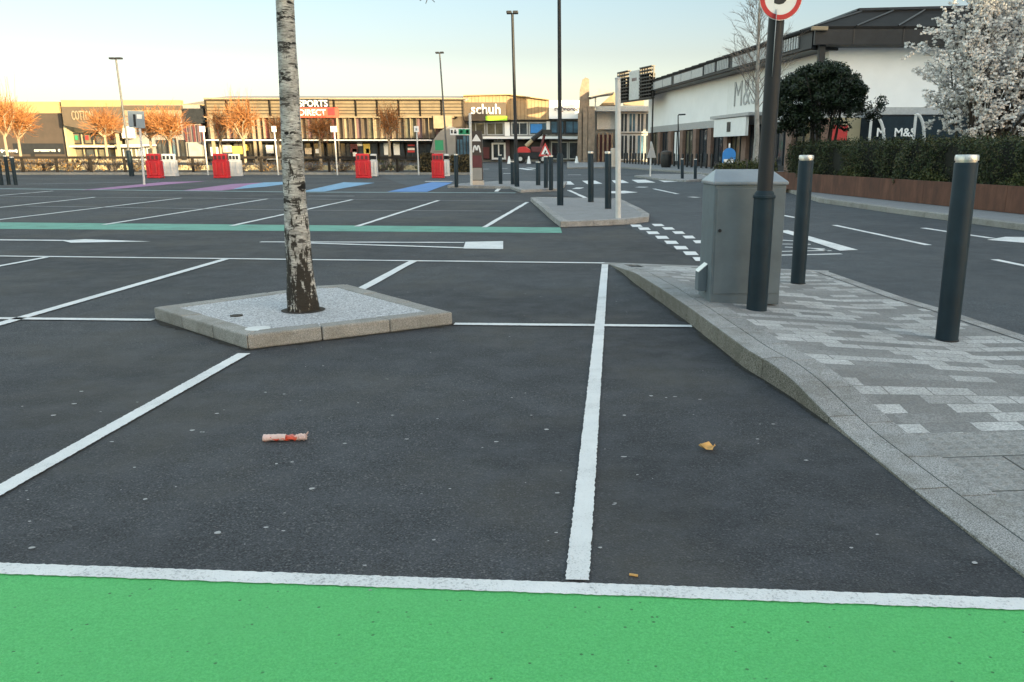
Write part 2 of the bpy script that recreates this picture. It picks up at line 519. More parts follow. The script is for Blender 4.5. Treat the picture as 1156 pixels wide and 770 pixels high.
class MB:
    def __init__(self, off=(0, 0, 0), frame=None):
        self.v, self.f = [], []
        self.off = Vector(off)
        self.fr = frame

    def p(self, q):
        q = Vector(q)
        if self.fr is not None:
            q = self.fr @ q
        self.v.append(tuple(q - self.off))
        return len(self.v) - 1

    def face(self, pts):
        self.f.append([self.p(q) for q in pts])

    def box(self, x0, x1, y0, y1, z0, z1):
        x0, x1 = min(x0, x1), max(x0, x1)
        y0, y1 = min(y0, y1), max(y0, y1)
        z0, z1 = min(z0, z1), max(z0, z1)
        i = [self.p(q) for q in ((x0, y0, z0), (x1, y0, z0), (x1, y1, z0), (x0, y1, z0), (x0, y0, z1), (x1, y0, z1), (x1, y1, z1), (x0, y1, z1))]
        for q in ((3, 2, 1, 0), (4, 5, 6, 7), (0, 1, 5, 4), (1, 2, 6, 5), (2, 3, 7, 6), (3, 0, 4, 7)):
            self.f.append([i[k] for k in q])
        return self

    def prism(self, pts, z0, z1):
        """Upright prism over a plan polygon given anticlockwise; z1 may be a list."""
        n = len(pts)
        zt = z1 if isinstance(z1, (list, tuple)) else [z1] * n
        lo = [self.p((q[0], q[1], z0)) for q in pts]
        hi = [self.p((q[0], q[1], z)) for q, z in zip(pts, zt)]
        self.f.append(hi)
        self.f.append(lo[::-1])
        for k in range(n):
            m = (k + 1) % n
            self.f.append([lo[k], lo[m], hi[m], hi[k]])
        return self

    def tube(self, pts, rr, n=12, cap=True):
        pts = [Vector(q) for q in pts]
        if not isinstance(rr, (list, tuple)):
            rr = [rr] * len(pts)
        rings = []
        ref = None
        for k, q in enumerate(pts):
            d = (pts[min(k + 1, len(pts) - 1)] - pts[max(k - 1, 0)])
            if d.length < 1e-9:
                d = Vector((0, 0, 1))
            d.normalize()
            if ref is None:
                ref = Vector((1, 0, 0)) if abs(d.x) < 0.9 else Vector((0, 1, 0))
            u = (ref - d * ref.dot(d)).normalized()
            ref = u
            v = d.cross(u)
            rings.append([self.p(q + (u * math.cos(2 * math.pi * j / n) + v * math.sin(2 * math.pi * j / n)) * rr[k]) for j in range(n)])
        for a, b in zip(rings, rings[1:]):
            for j in range(n):
                self.f.append([a[j], a[(j + 1) % n], b[(j + 1) % n], b[j]])
        if cap:
            self.f.append(rings[0][::-1])
            self.f.append(rings[-1])
        return self

    def twig(self, a, b, r0, r1):
        """Three-sided tapered stick."""
        a, b = Vector(a), Vector(b)
        d = b - a
        if d.length < 1e-6:
            return
        d.normalize()
        u = d.cross(Vector((0.31, 0.62, 0.72))).normalized()
        v = d.cross(u)
        ra = [self.p(a + (u * math.cos(t) + v * math.sin(t)) * r0) for t in (0, 2.094, 4.189)]
        rb = [self.p(b + (u * math.cos(t) + v * math.sin(t)) * r1) for t in (0, 2.094, 4.189)]
        for j in range(3):
            k = (j + 1) % 3
            self.f.append([ra[j], ra[k], rb[k], rb[j]])

    def leaf(self, c, s, nrm=None, aspect=0.6):
        c = Vector(c)
        if nrm is None:
            nrm = Vector((R.gauss(0, 1), R.gauss(0, 1), R.gauss(0, 1)))
        nrm = nrm.normalized()
        u = nrm.cross(Vector((R.gauss(0, 1), R.gauss(0, 1), R.gauss(0, 1))))
        if u.length < 1e-4:
            return
        u.normalize()
        v = nrm.cross(u)
        i = [self.p(q) for q in (c - u * s, c + v * s * aspect, c + u * s, c - v * s * aspect)]
        self.f.append(i)

    def lathe(self, prof, n=20, c=(0, 0)):
        rings = []
        for r, z in prof:
            rings.append([self.p((c[0] + r * math.cos(2 * math.pi * j / n), c[1] + r * math.sin(2 * math.pi * j / n), z)) for j in range(n)])
        for a, b in zip(rings, rings[1:]):
            for j in range(n):
                self.f.append([a[j], a[(j + 1) % n], b[(j + 1) % n], b[j]])
        self.f.append(rings[0][::-1])
        self.f.append(rings[-1])
        return self

    def build(self, name, m, parent=None, smooth=False, bevel=0.0, kind=None, label=None):
        me = bpy.data.meshes.new(name)
        me.from_pydata(self.v, [], self.f)
        me.update()
        if smooth:
            me.polygons.foreach_set('use_smooth', [True] * len(me.polygons))
            me.set_sharp_from_angle(angle=rad(40))
        o = bpy.data.objects.new(name, me)
        COL.objects.link(o)
        me.materials.append(m if not isinstance(m, str) else M[m])
        if parent is not None:
            o.parent = parent
        if bevel:
            bv = o.modifiers.new('bevel', 'BEVEL')
            bv.width = bevel
            bv.segments = 2
            bv.limit_method = 'ANGLE'
        if kind:
            o['kind'] = kind
        if label:
            o['label'] = label
        return o


def text(body, name, m, parent, loc, size, facing=0.0, depth=0.02, bold=0.0, width=None, align='CENTER'):
    """Raised lettering standing upright, facing -Y when facing is 0."""
    c = bpy.data.curves.new(name, 'FONT')
    c.body = body
    c.size = size
    c.extrude = depth
    c.offset = bold
    c.align_x = align
    c.align_y = 'CENTER'
    c.resolution_u = 3
    o = bpy.data.objects.new(name, c)
    COL.objects.link(o)
    c.materials.append(M[m])
    o.parent = parent
    o.location = loc
    o.rotation_euler = (math.pi / 2, 0, facing)
    bpy.context.view_layer.update()
    me = bpy.data.meshes.new_from_object(o.evaluated_get(bpy.context.evaluated_depsgraph_get()))
    bpy.data.objects.remove(o)
    o = bpy.data.objects.new(name, me)
    COL.objects.link(o)
    if not me.materials:
        me.materials.append(M[m])
    o.parent = parent
    o.location = loc
    o.rotation_euler = (math.pi / 2, 0, facing)
    if width:
        o.scale.x = width / max(1e-6, o.dimensions.x)
    return o

# ================================================================== GROUND
def sheet(name, pts, m, z, kind='structure', sub=False):
    b = MB()
    b.face([(q[0], q[1], z) for q in pts])
    return b.build(name, m, kind=kind)


sheet('car_park_ground', [(-700, -300), (700, -300), (700, 1400), (-700, 1400)], 'asphalt', 0.0)
# the road: a lighter asphalt to the right of the give-way dashes and beyond
rl = [G(705, 254), G(780, 291), G(921, 312), G(1160, 392), G(1900, 640)]
sheet('road', [(q.x, q.y) for q in rl] + [(14, 2), (40, 8), (40, 60), (11, 66), (6, 100), (-12, 106), (-14, 62), (-6, 34), (-1.2, 30), (1.2, 24), (1.5, 18.5)], 'road', 0.004)

NM = [0]


def jit(a):
    return (R.random() - 0.5) * 2 * a


def stripe(a, b, wd, m='white_paint', name='road_marking', z=0.008, w2=None, jag=None):
    """A painted line between two ground pixels, its edges a little ragged."""
    p0, p1 = G(*a), G(*b)
    d = (p1 - p0)
    L = d.length
    d.normalize()
    nn = Vector((-d.y, d.x, 0))
    w2 = wd if w2 is None else w2
    near = min(p0.y, p1.y) < 8
    st = max(2, int(L / (0.014 if near else 0.4)))
    st = min(st, 600)
    mb = MB(p0)
    jag = (0.0028 if near else 0.008) if jag is None else jag
    prev = None
    for k in range(st + 1):
        t = k / st
        c = p0 + d * (L * t)
        hw = (wd + (w2 - wd) * t) / 2
        row = []
        for s in (-1, 1):
            q = c + nn * (s * hw + jit(jag))
            row.append(mb.p((q.x, q.y, z)))
        if prev:
            mb.f.append([prev[0], row[0], row[1], prev[1]])
        prev = row
    o = mb.build(name, m, kind='structure')
    o.location = p0
    return o


PZ = [0.008]


def patch(pts, m='white_paint', name='road_marking', z=None):
    if z is None:
        PZ[0] += 0.0002
        z = PZ[0]
    q = [G(*a) for a in pts]
    c = q[0].copy()
    mb = MB(c)
    mb.face([(p.x, p.y, z) for p in q])
    o = mb.build(name, m, kind='structure')
    o.location = c
    return o


# green strip across the bottom of the picture, with its white edge line
g0, g1 = G(-400, 630), G(1600, 700)
gd = (g1 - g0).normalized()
gl, gr = g0 - gd * 6, g1 + gd * 6
mb = MB()
mb.face([(gl.x, -4, 0.004), (gr.x, -4, 0.004), (gr.x, gr.y, 0.004), (gl.x, gl.y, 0.004)])
mb.build('green_painted_strip', 'green_paint', kind='structure')
stripe((-900, 612), (2000, 714), 0.075, 'worn_white')
# bays of the nearest row
stripe((651.5, 657), (683, 299), 0.078, z=0.0085)
stripe((-160, 645), (275.5, 400), 0.085)
stripe((513, 366.5), (781, 369), 0.085)
stripe((-700, 353), (173, 362), 0.085)
stripe((-140, 407), (255, 293), 0.10)
stripe((404, 329), (466, 295.5), 0.10)
stripe((-400, 285), (683, 297.5), 0.09)
stripe((-140, 327), (53, 291), 0.09)
# long direction arrow lying along the aisle
stripe((294, 273.6), (524, 274.3), 0.11)
stripe((350, 274.9), (524, 280.3), 0.12)
patch([(523, 281.2), (568, 281.8), (568, 272.8), (525.5, 273.6)])
stripe((-300, 268.5), (73, 272), 0.14)
patch([(70, 272.2), (96, 270.6), (170, 273.2), (80, 274.6)])
# teal strip and the bays behind it
tq = [G(-300, 248.5), G(632.5, 257.0), G(634.5, 263.2), G(-300, 256.5)]
mb = MB()
mb.face([(q.x, q.y, 0.004) for q in tq[::-1]])
mb.build('teal_painted_strip', 'teal_paint', kind='structure')
for a, b in (((-200, 272), (205.5, 223.8)), ((117, 254), (302.6, 224.7)), ((261, 255.3), (398.5, 225.5)), ((402.8, 256), (495.6, 226.4)),
             ((547, 257), (595.5, 228.5)), ((-200, 256), (107, 223)), ((-200, 238), (60, 215.8))):
    stripe(a, b, 0.10)
stripe((31, 233), (330, 237.6), 0.10, 'faint_paint')
stripe((345, 237.6), (566, 238.6), 0.10, 'faint_paint')
stripe((-100, 221), (590, 227.4), 0.10, 'faint_paint')
stripe((348, 221.4), (400, 221.6), 0.22, 'faint_paint')
stripe((-200, 211), (330, 217.0), 0.42, 'pale_teal_paint')
stripe((330, 217.0), (582, 218.0), 0.42, 'pale_teal_paint')
# coloured bays
patch([(91, 215), (128, 213.8), (234, 204.6), (183, 205.8)], 'pink_paint', 'coloured_bay_marking')
patch([(205.5, 215.4), (250, 215.4), (292, 211), (298, 206.3), (262, 208)], 'pink_paint', 'coloured_bay_marking')
patch([(262, 214.2), (300, 211), (332, 206.8), (332, 205.2), (298, 206.2), (280, 209)], 'sky_paint', 'coloured_bay_marking')
patch([(340, 216.6), (366, 216.6), (423, 206.6), (388, 206.0)], 'sky_paint', 'coloured_bay_marking')
patch([(437, 216.8), (482, 216.9), (511, 206.4), (488, 205.8)], 'blue_paint', 'coloured_bay_marking')
stripe((480, 205), (511, 205), 0.5)
stripe((560, 216.5), (566.5, 210.5), 0.14)
stripe((30, 208), (180, 205.5), 0.2, 'faint_paint')

# give-way dashes
for k in range(8):
    t = k / 7
    x, y = 717.5 + (790 - 717.5) * t ** 1.08, 255.3 + (293 - 255.3) * t ** 1.25
    q = G(x, y)
    e = G(x + 9.5, y)
    wv = (e - q).length
    patch([(x - 6.2 - t * 2.2, y - 1.2 - t * 0.6), (x + 5.4 + t, y - 1.1 - t * 0.5), (x + 8.2 + t * 2, y + 1.4 + t * 1.2), (x - 3.6 - t, y + 1.5 + t * 1.2)])
for k in range(6):
    t = k / 5
    x, y = 742 + (800 - 742) * t, 254.6 + (279 - 254.6) * t ** 1.15
    patch([(x - 6.5, y - 1.2), (x + 5, y - 1.1 - t * 0.4), (x + 8.5, y + 1.3 + t * 0.8), (x - 3, y + 1.5 + t * 0.7)])
# lines on the road to the right
stripe((942, 254.6), (1048, 277.2), 0.11)
stripe((1122, 293.5), (1300, 330), 0.11)
stripe((884, 243.4), (898, 246.2), 0.11)
stripe((1042, 257.8), (1120, 269.5), 0.12)
patch([(1114, 271.6), (1135, 268.2), (1190, 269), (1250, 279), (1180, 277)])
stripe((1175, 272), (1400, 300), 0.14)
patch([(878, 261.5), (889, 260.5), (931, 272.5), (969, 283.2), (948, 284), (900, 268)])
stripe((878, 288.8), (950, 287.2), 0.10)
stripe((880, 284.5), (937, 283.2), 0.08)
stripe((886, 279.5), (931, 281.5), 0.07)
stripe((876, 276.0), (915, 276.4), 0.07)
stripe((880, 271.5), (905, 273.0), 0.08)
stripe((918, 281), (937, 284), 0.08)
# crossing blocks and far markings
for q in ([(636, 208.8), (648.5, 208.8), (644, 205), (636, 205.2)], [(663, 208.2), (680, 207.7), (672, 204.2), (657, 204.4)], [(694, 207.2), (710, 206.8), (703, 203.6), (690.5, 204)],
          [(720, 206.8), (740, 206.4), (729, 203.2), (713, 203.4)], [(750, 206), (765, 205.4), (754, 202.4), (740, 202.8)]):
    patch(q)
patch([(688, 218.6), (704, 218.9), (720, 217.6), (705, 215.8), (690, 216.4)])
stripe((738, 213.4), (765, 219.2), 0.13)
stripe((642, 215), (664, 225), 0.13)
stripe((650, 213.5), (655, 212), 0.3)
stripe((722, 211.8), (727, 211.2), 0.4)
stripe((780, 223), (787, 222.8), 0.4)
stripe((545, 191), (552, 191), 0.6)
stripe((566, 190.5), (573, 190.5), 0.6)
stripe((586, 190), (600, 192), 0.6)
stripe((568, 196), (577, 196), 0.6)
stripe((641, 197.5), (656, 197.5), 0.35)
stripe((596, 189.5), (606, 190.5), 0.5)


def poly_offset(pts, d):
    """Offset an anticlockwise polygon inwards by d."""
    n = len(pts)
    out = []
    for k in range(n):
        a, b, c = Vector(pts[k - 1][:2]), Vector(pts[k][:2]), Vector(pts[(k + 1) % n][:2])
        e1, e2 = (b - a).normalized(), (c - b).normalized()
        n1, n2 = Vector((-e1.y, e1.x)), Vector((-e2.y, e2.x))
        m = (n1 + n2)
        m = m / max(0.35, 1 + n1.dot(n2))
        out.append(b + m * d)
    return out


def ccw(pts):
    a = sum(pts[k - 1][0] * pts[k][1] - pts[k][0] * pts[k - 1][1] for k in range(len(pts)))
    return pts if a > 0 else pts[::-1]


def kerbed(name, pts, h, wk, top, kerb='kerb', stone_len=0.9, kname='kerb'):
    """Raised ground inside a ring of kerbstones with open joints."""
    pts = ccw([(q[0], q[1]) for q in pts])
    inn = poly_offset(pts, wk)
    inn2 = poly_offset(pts, wk * 0.5)
    mb = MB()
    mb.prism([(q[0], q[1]) for q in inn2], 0, h - 0.006)
    mb.build(name, top, kind='structure')
    mb = MB()
    n = len(pts)
    for k in range(n):
        a, b = Vector(pts[k]), Vector(pts[(k + 1) % n])
        ai, bi = inn[k], inn[(k + 1) % n]
        L = (b - a).length
        m = max(1, round(L / stone_len))
        g = 0.003 / max(L, 0.1)
        for s in range(m):
            t0, t1 = s / m + g, (s + 1) / m - g
            dz = jit(0.003)
            mb.prism([a.lerp(b, t0), a.lerp(b, t1), ai.lerp(bi, t1), ai.lerp(bi, t0)], 0, h + dz)
    mb.build(kname, kerb, kind='structure', bevel=0.012)


# island round the birch
isl = [G(175, 361), G(280, 395), G(511.5, 366.5), G(392, 333), G(356, 335)]
kerbed('tree_island_gravel', isl, 0.105, 0.15, 'gravel', 'kerb_old', 0.6, 'tree_island_kerb')
mb = MB()
ic = G(290, 372, 0.1)
mb.lathe([(0.0, 0), (0.085, 0), (0.09, 0.006), (0.0, 0.006)], 18)
o = mb.build('drain_cover', 'pole_white')
o.location = G(291, 371.5, 0.1)
put(o, 'pale round cover set flush in the gravel of the tree island', 'cover')
mb = MB()
mb.lathe([(0.0, 0), (0.05, 0), (0.05, 0.005), (0.0, 0.005)], 14)
o = mb.build('stone', 'soil')
o.location = G(267, 356.5, 0.1)
put(o, 'dark round cap in the gravel left of the birch', 'cap')

# middle island, the islands beyond it and the far forecourt
mid = [G(599, 227.5), G(609.5, 237), G(620.5, 247.3), G(632.5, 257), G(707, 253.8), G(732, 251), G(733, 247), G(721, 239.5), G(699, 228.5), G(604, 227)]
kerbed('middle_island_paving', mid, 0.11, 0.16, 'pave_far', 'kerb', 0.9, 'middle_island_kerb')
kerbed('far_island_paving', [G(505, 212.5), G(520, 210), G(560, 207), G(640, 207.3), G(634, 215.8), G(588, 217.8), G(576, 213.6)], 0.10, 0.18, 'pave_far', 'kerb', 1.5, 'far_island_kerb')
kerbed('crossing_island_paving', [G(716, 200.3), G(740, 198.6), G(793, 198.5), G(805, 203.5), G(775, 205.8), G(745, 204)], 0.10, 0.2, 'pave_far', 'kerb', 1.5, 'crossing_island_kerb')
fk = [G(640, 190.8), G(700, 190), G(765, 195), G(800, 198.5), G(850, 207), G(887, 216.5), G(925, 229), G(1000, 240), G(1156, 261), G(1500, 312)]
fpts = [(q.x, q.y) for q in fk] + [(40, 9.5), (45, 48), (16, 52), (12, 110), (0, 110)]
kerbed('far_pavement', fpts, 0.12, 0.2, 'pave_far', 'kerb_old', 1.6, 'far_pavement_kerb')


# ---------------------------------------------------------------- near pavement, lofted so that it dips
def resample(pts, n):
    L = [0]
    for a, b in zip(pts, pts[1:]):
        L.append(L[-1] + (Vector(b[:2]) - Vector(a[:2])).length)
    out = []
    for k in range(n):
        s = L[-1] * k / (n - 1)
        j = 0
        while j < len(L) - 2 and L[j + 1] < s:
            j += 1
        t = (s - L[j]) / max(1e-9, L[j + 1] - L[j])
        out.append(tuple(a + (b - a) * t for a, b in zip(pts[j], pts[j + 1])))
    return out


ls = [(688, 299, .008), (702, 308, .05), (716, 320, .115), (745, 341, .13), (780, 367, .13), (840, 415.6, .13), (872, 435, .125), (895, 450, .10), (925, 471.5, .05), (952, 491, .014), (1020, 546.5, .010), (1139, 640, .010), (1400, 846, .010)]
Lw = [(G(x, y).x, G(x, y).y, h) for x, y, h in ls]
dl = (Vector(Lw[-1][:2]) - Vector(Lw[-2][:2])).normalized()
Lw.append((Lw[-1][0] + dl.x * 2.0, Lw[-1][1] + dl.y * 2.0, .01))
NS = 120
Ls = resample(Lw, NS)
for _ in range(1):
    Ls = [Ls[0]] + [tuple((a + 2 * b + c) / 4 for a, b, c in zip(Ls[k - 1], Ls[k], Ls[k + 1])) for k in range(1, NS - 1)] + [Ls[-1]]
WK = 0.15
nrm = []
for k in range(NS):
    d = Vector(Ls[min(k + 1, NS - 1)][:2]) - Vector(Ls[max(k - 1, 0)][:2])
    d.normalize()
    nrm.append(Vector((-d.y, d.x)))
if nrm[30].x < 0:
    nrm = [-v for v in nrm]
Li = [(Ls[k][0] + nrm[k].x * WK, Ls[k][1] + nrm[k].y * WK, Ls[k][2] + 0.002) for k in range(NS)]
kb = MB()
acc = 0.0
start = 0
segs = []
for k in range(1, NS):
    acc += (Vector(Ls[k][:2]) - Vector(Ls[k - 1][:2])).length
    if acc > 0.85 or k == NS - 1:
        segs.append((start, k))
        start, acc = k, 0.0
for a, b in segs:
    rings = []
    for k in range(a, b + 1):
        sh = 0.004 if k == a else (-0.004 if k == b else 0.0)
        d = (Vector(Ls[min(k + 1, NS - 1)][:2]) - Vector(Ls[max(k - 1, 0)][:2])).normalized() * sh
        x, y, h = Ls[k]
        n_ = nrm[k]
        x, y = x + d.x, y + d.y
        rr = min(0.010, h * 0.6)
        prof = [(0, -0.02), (0.004, h - rr), (0.004 + rr * 0.3, h - rr * 0.3), (0.004 + rr, h), (WK, h + 0.002), (WK, -0.02)]
        rings.append([kb.p((x + n_.x * u, y + n_.y * u, z)) for u, z in prof])
    for r0, r1 in zip(rings, rings[1:]):
        for j in range(5):
            kb.f.append([r0[j], r1[j], r1[j + 1], r0[j + 1]])
    kb.f.append(rings[0])
    kb.f.append(rings[-1][::-1])
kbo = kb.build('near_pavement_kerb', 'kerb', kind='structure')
kbo.data.materials.append(M['kerb_face_shaded'])
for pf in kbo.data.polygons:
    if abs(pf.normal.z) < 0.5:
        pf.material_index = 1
bs = MB()
step = 5
for k in range(6, NS - step, step):
    q0, q1 = Li[k], Li[k + step]
    n0_, n1_ = nrm[k], nrm[k + step]
    dd_ = (Vector(q1[:2]) - Vector(q0[:2])).normalized() * 0.004
    a0, a1, b0, b1 = 0.008, 0.155, 0.008, 0.155
    z0_, z1_ = q0[2] - 0.001, q1[2] - 0.001
    rows_ = []
    for kk in range(k, k + step + 1):
        q_, nq = Li[kk], nrm[kk]
        e_ = dd_ if kk == k else (-dd_ if kk == k + step else Vector((0, 0)))
        rows_.append([bs.p((q_[0] + nq.x * u + e_.x, q_[1] + nq.y * u + e_.y, z)) for u, z in ((.008, -.02), (.008, q_[2]), (.155, q_[2]), (.155, -.02))])
    for ra_, rb_ in zip(rows_, rows_[1:]):
        for j_ in range(3):
            bs.f.append([ra_[j_], rb_[j_], rb_[j_ + 1], ra_[j_ + 1]])
    bs.f.append(rows_[0])
    bs.f.append(rows_[-1][::-1])
bso = bs.build('near_pavement_border', 'border', kind='structure')


rs = [(921, 307), (1005, 337), (1057, 352.5), (1094, 365.5), (1156, 386), (1320, 440), (1600, 530), (2100, 690)]
Rw = [(G(x, y, .03).x, G(x, y, .03).y, 0.035) for x, y in rs]
Rw.append((Rw[-1][0] + 1.0, Rw[-1][1] - 1.5, .035))
Rs = resample(Rw, NS)
M['paving'] = paving_mat(G(1050, 489, 0.015).y)
pv = MB()
rows = []
NC = 14
for k in range(NS):
    a, c = (Li[k][0] + nrm[k].x * 0.16, Li[k][1] + nrm[k].y * 0.16, Li[k][2]), Rs[k]
    row = []
    for j in range(NC + 1):
        t = j / NC
        tz = min(1.0, t * 1.4)
        z = a[2] * (1 - tz) + c[2] * tz - 0.004
        row.append(pv.p((a[0] + (c[0] - a[0]) * t, a[1] + (c[1] - a[1]) * t, z)))
    rows.append(row)
for r0, r1 in zip(rows, rows[1:]):
    for j in range(NC):
        pv.f.append([r0[j], r1[j], r1[j + 1], r0[j + 1]])
pv.build('near_pavement', M['paving'], kind='structure', smooth=True)
ek = MB()
for k in range(0, NS - 1):
    a, c = Vector(Rs[k]), Vector(Rs[k + 1])
    d = (c - a)
    d.z = 0
    d.normalize()
    n_ = Vector((-d.y, d.x, 0))
    if n_.x < 0:
        n_ = -n_
    q = [a, c, c + n_ * 0.13, a + n_ * 0.13]
    ek.face([(p.x, p.y, 0.036) for p in q[::-1]])
    ek.face([(q[3].x, q[3].y, 0.036), (q[2].x, q[2].y, 0.036), (q[2].x, q[2].y, 0), (q[3].x, q[3].y, 0)])
ek.build('near_pavement_edging', 'kerb', kind='structure')
# back edge of the near pavement, a flush line of stone
a, c = Vector(Ls[0]), Vector(Rs[0])
ek = MB()
d = (c - a)
d.z = 0
d.normalize()
n_ = Vector((-d.y, d.x, 0))
ek.prism([(a.x - d.x * .1, a.y - d.y * .1), (c.x + d.x * .13, c.y + d.y * .13), (c.x + d.x * .13 + n_.x * .14, c.y + d.y * .13 + n_.y * .14), (a.x - d.x * .1 + n_.x * .14, a.y - d.y * .1 + n_.y * .14)], -0.01, [0.012, 0.036, 0.034, 0.010])
ek.build('near_pavement_back_edging', 'kerb', kind='structure')


def pave_z(px, py):
    """Height of the near pavement under a pixel, by a closest-vertex search."""
    z = 0.05
    for _ in range(3):
        q = G(px, py, z)
        best = min(pv.v, key=lambda s: (s[0] - q.x) ** 2 + (s[1] - q.y) ** 2)
        z = best[2]
    return z


# silt and moss along the kerb feet, with contact shade painted in
def silt_shade_strip(pts, w_, name, closed=False):
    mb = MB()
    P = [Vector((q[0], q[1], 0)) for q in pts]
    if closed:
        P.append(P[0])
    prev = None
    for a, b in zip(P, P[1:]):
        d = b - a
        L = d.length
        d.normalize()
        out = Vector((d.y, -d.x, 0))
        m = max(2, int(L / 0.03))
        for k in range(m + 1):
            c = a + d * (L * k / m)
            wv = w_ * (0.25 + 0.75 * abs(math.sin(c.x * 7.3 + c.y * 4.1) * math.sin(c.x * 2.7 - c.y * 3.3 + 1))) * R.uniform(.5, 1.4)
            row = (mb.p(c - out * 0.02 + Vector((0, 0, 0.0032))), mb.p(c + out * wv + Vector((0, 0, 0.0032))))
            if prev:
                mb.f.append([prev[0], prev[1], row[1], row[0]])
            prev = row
    mb.build(name, 'silt_shade', kind='structure')


M['silt_shade'] = plain('silt_shade', (0.022, 0.020, 0.015), 0.95, 0, 0.4, 12)
silt_shade_strip(ccw([(q.x, q.y) for q in isl]), 0.06, 'kerb_silt_shade', True)
silt_shade_strip([(q[0], q[1]) for q in Ls[::-1] if q[2] > 0.03][::-1], 0.05, 'kerb_silt_shade')

# pale trodden gum and grit: nobody could count it
gm = MB()
spots = [(92, 443), (227, 489), (217, 487), (245, 468), (253, 464), (230, 489), (300, 444), (321, 446), (330, 523), (312, 525), (352, 553), (345, 415), (437, 429), (443, 470), (459, 497), (389, 502),
         (365, 414), (404, 456), (437, 429), (494, 474), (164, 565), (246, 603), (320, 601), (412, 640), (418, 668), (36, 620), (126, 500), (84, 457), (629, 558), (628, 603), (855, 497), (856, 502), (858, 480), (873, 480),
         (910, 521), (990, 605), (1100, 637), (704, 517), (705, 470), (762, 449), (752, 450), (693, 571), (735, 448), (790, 452), (617, 486), (600, 470), (560, 500), (300, 597), (152, 529), (60, 470), (476, 559), (380, 380)]
for x, y in spots:
    c = G(x, y)
    s = R.uniform(0.004, 0.012) * (1 + c.y * 0.05)
    e = R.uniform(0.5, 1.0)
    a0 = R.random() * 3
    ring = [(c.x + s * math.cos(a0 + t * 0.785) * R.uniform(.7, 1.2), c.y + s * e * math.sin(a0 + t * 0.785) * R.uniform(.7, 1.2), 0.0065) for t in range(8)]
    gm.face(ring)
for k in range(260):
    c = Vector((R.uniform(-5, 4), R.uniform(2.7, 12), 0))
    if c.x > 1.2:
        continue
    s = R.uniform(0.003, 0.008)
    a0 = R.random() * 3
    gm.face([(c.x + s * math.cos(a0 + t * 1.047) * R.uniform(.6, 1.3), c.y + s * .8 * math.sin(a0 + t * 1.047) * R.uniform(.6, 1.3), 0.006) for t in range(6)])
gm.build('grit_specks', 'gum', kind='stuff')

# ================================================================== NEAR OBJECTS
UP = Vector((0, 0, 1))


def lean(o, base, top):
    o.rotation_euler = UP.rotation_difference((top - base).normalized()).to_euler()


# ---- birch
tb = G(342.5, 350, 0.1)
birch = thing('birch_tree', 'white barked birch trunk with black fissures standing in the gravel island', 'tree', tb)
cen = [(342.5, 350), (340.5, 330), (338.5, 300), (335.5, 260), (333, 220), (331, 180), (328, 135), (326, 90), (323.5, 45), (321.5, 0), (319, -60), (316.5, -120)]
wid = [34, 31.5, 29, 27, 25, 23.6, 22.4, 21.4, 20.4, 19.6, 18, 16.5]
pts, rr = [], []
for (x, y), wp in zip(cen, wid):
    q = A(x, y, tb.y) if y < 350 else tb.copy()
    dcam = (q - Vector((0, 0, HC))).dot(Vector((0, cp, -sp)))
    pts.append(q - tb)
    rr.append(wp / FPX * dcam / 2)
pts[0].z = -0.02
# refine with knobbly radius
P2, R2 = [], []
for k in range(len(pts) - 1):
    for s in range(12):
        t = s / 12
        P2.append(pts[k].lerp(pts[k + 1], t))
        R2.append(rr[k] + (rr[k + 1] - rr[k]) * t)
mb = MB()
rings = []
NR = 28
ph = [R.random() * 6.28 for _ in range(12)]
for k, (q, r) in enumerate(zip(P2, R2)):
    ring = []
    low = max(0.0, 1.0 - q.z / 0.9)
    for j in range(NR):
        t = 2 * math.pi * j / NR
        d = 1 + 0.018 * math.sin(3 * t + ph[0] + q.z * 2) + 0.012 * math.sin(5 * t + ph[1] - q.z * 5) + 0.016 * math.sin(q.z * 11 + ph[2] + 2 * t) + low * 0.05 * math.sin(7 * t + ph[3] + 3 * math.sin(q.z * 4))
        d += jit(0.008) + low * jit(0.02)
        ring.append(mb.p((q.x + r * d * math.cos(t), q.y + r * d * math.sin(t), q.z)))
    rings.append(ring)
for a, b in zip(rings, rings[1:]):
    for j in range(NR):
        mb.f.append([a[j], a[(j + 1) % NR], b[(j + 1) % NR], b[j]])
mb.build('trunk', 'bark', birch, smooth=True)
top = P2[-1]


def grow(mb, a, d, ln, r, lev, spread=0.5, up=0.1, n=3, shrink=0.66, droop=0.0):
    b = a + d * ln
    mid_ = a.lerp(b, 0.5) + Vector((jit(1), jit(1), jit(1))) * ln * 0.06
    mb.twig(a, mid_, r, r * 0.85)
    mb.twig(mid_, b, r * 0.85, r * 0.62)
    if lev == 0:
        return
    for k in range(n):
        nd = (d + Vector((R.gauss(0, spread), R.gauss(0, spread), R.gauss(0, spread * 0.6) + up - droop))).normalized()
        s = a.lerp(b, R.uniform(0.55, 1.0)) if k else b
        grow(mb, s, nd, ln * R.uniform(shrink - 0.12, shrink + 0.12), r * 0.6, lev - 1, spread, up, n, shrink, droop)


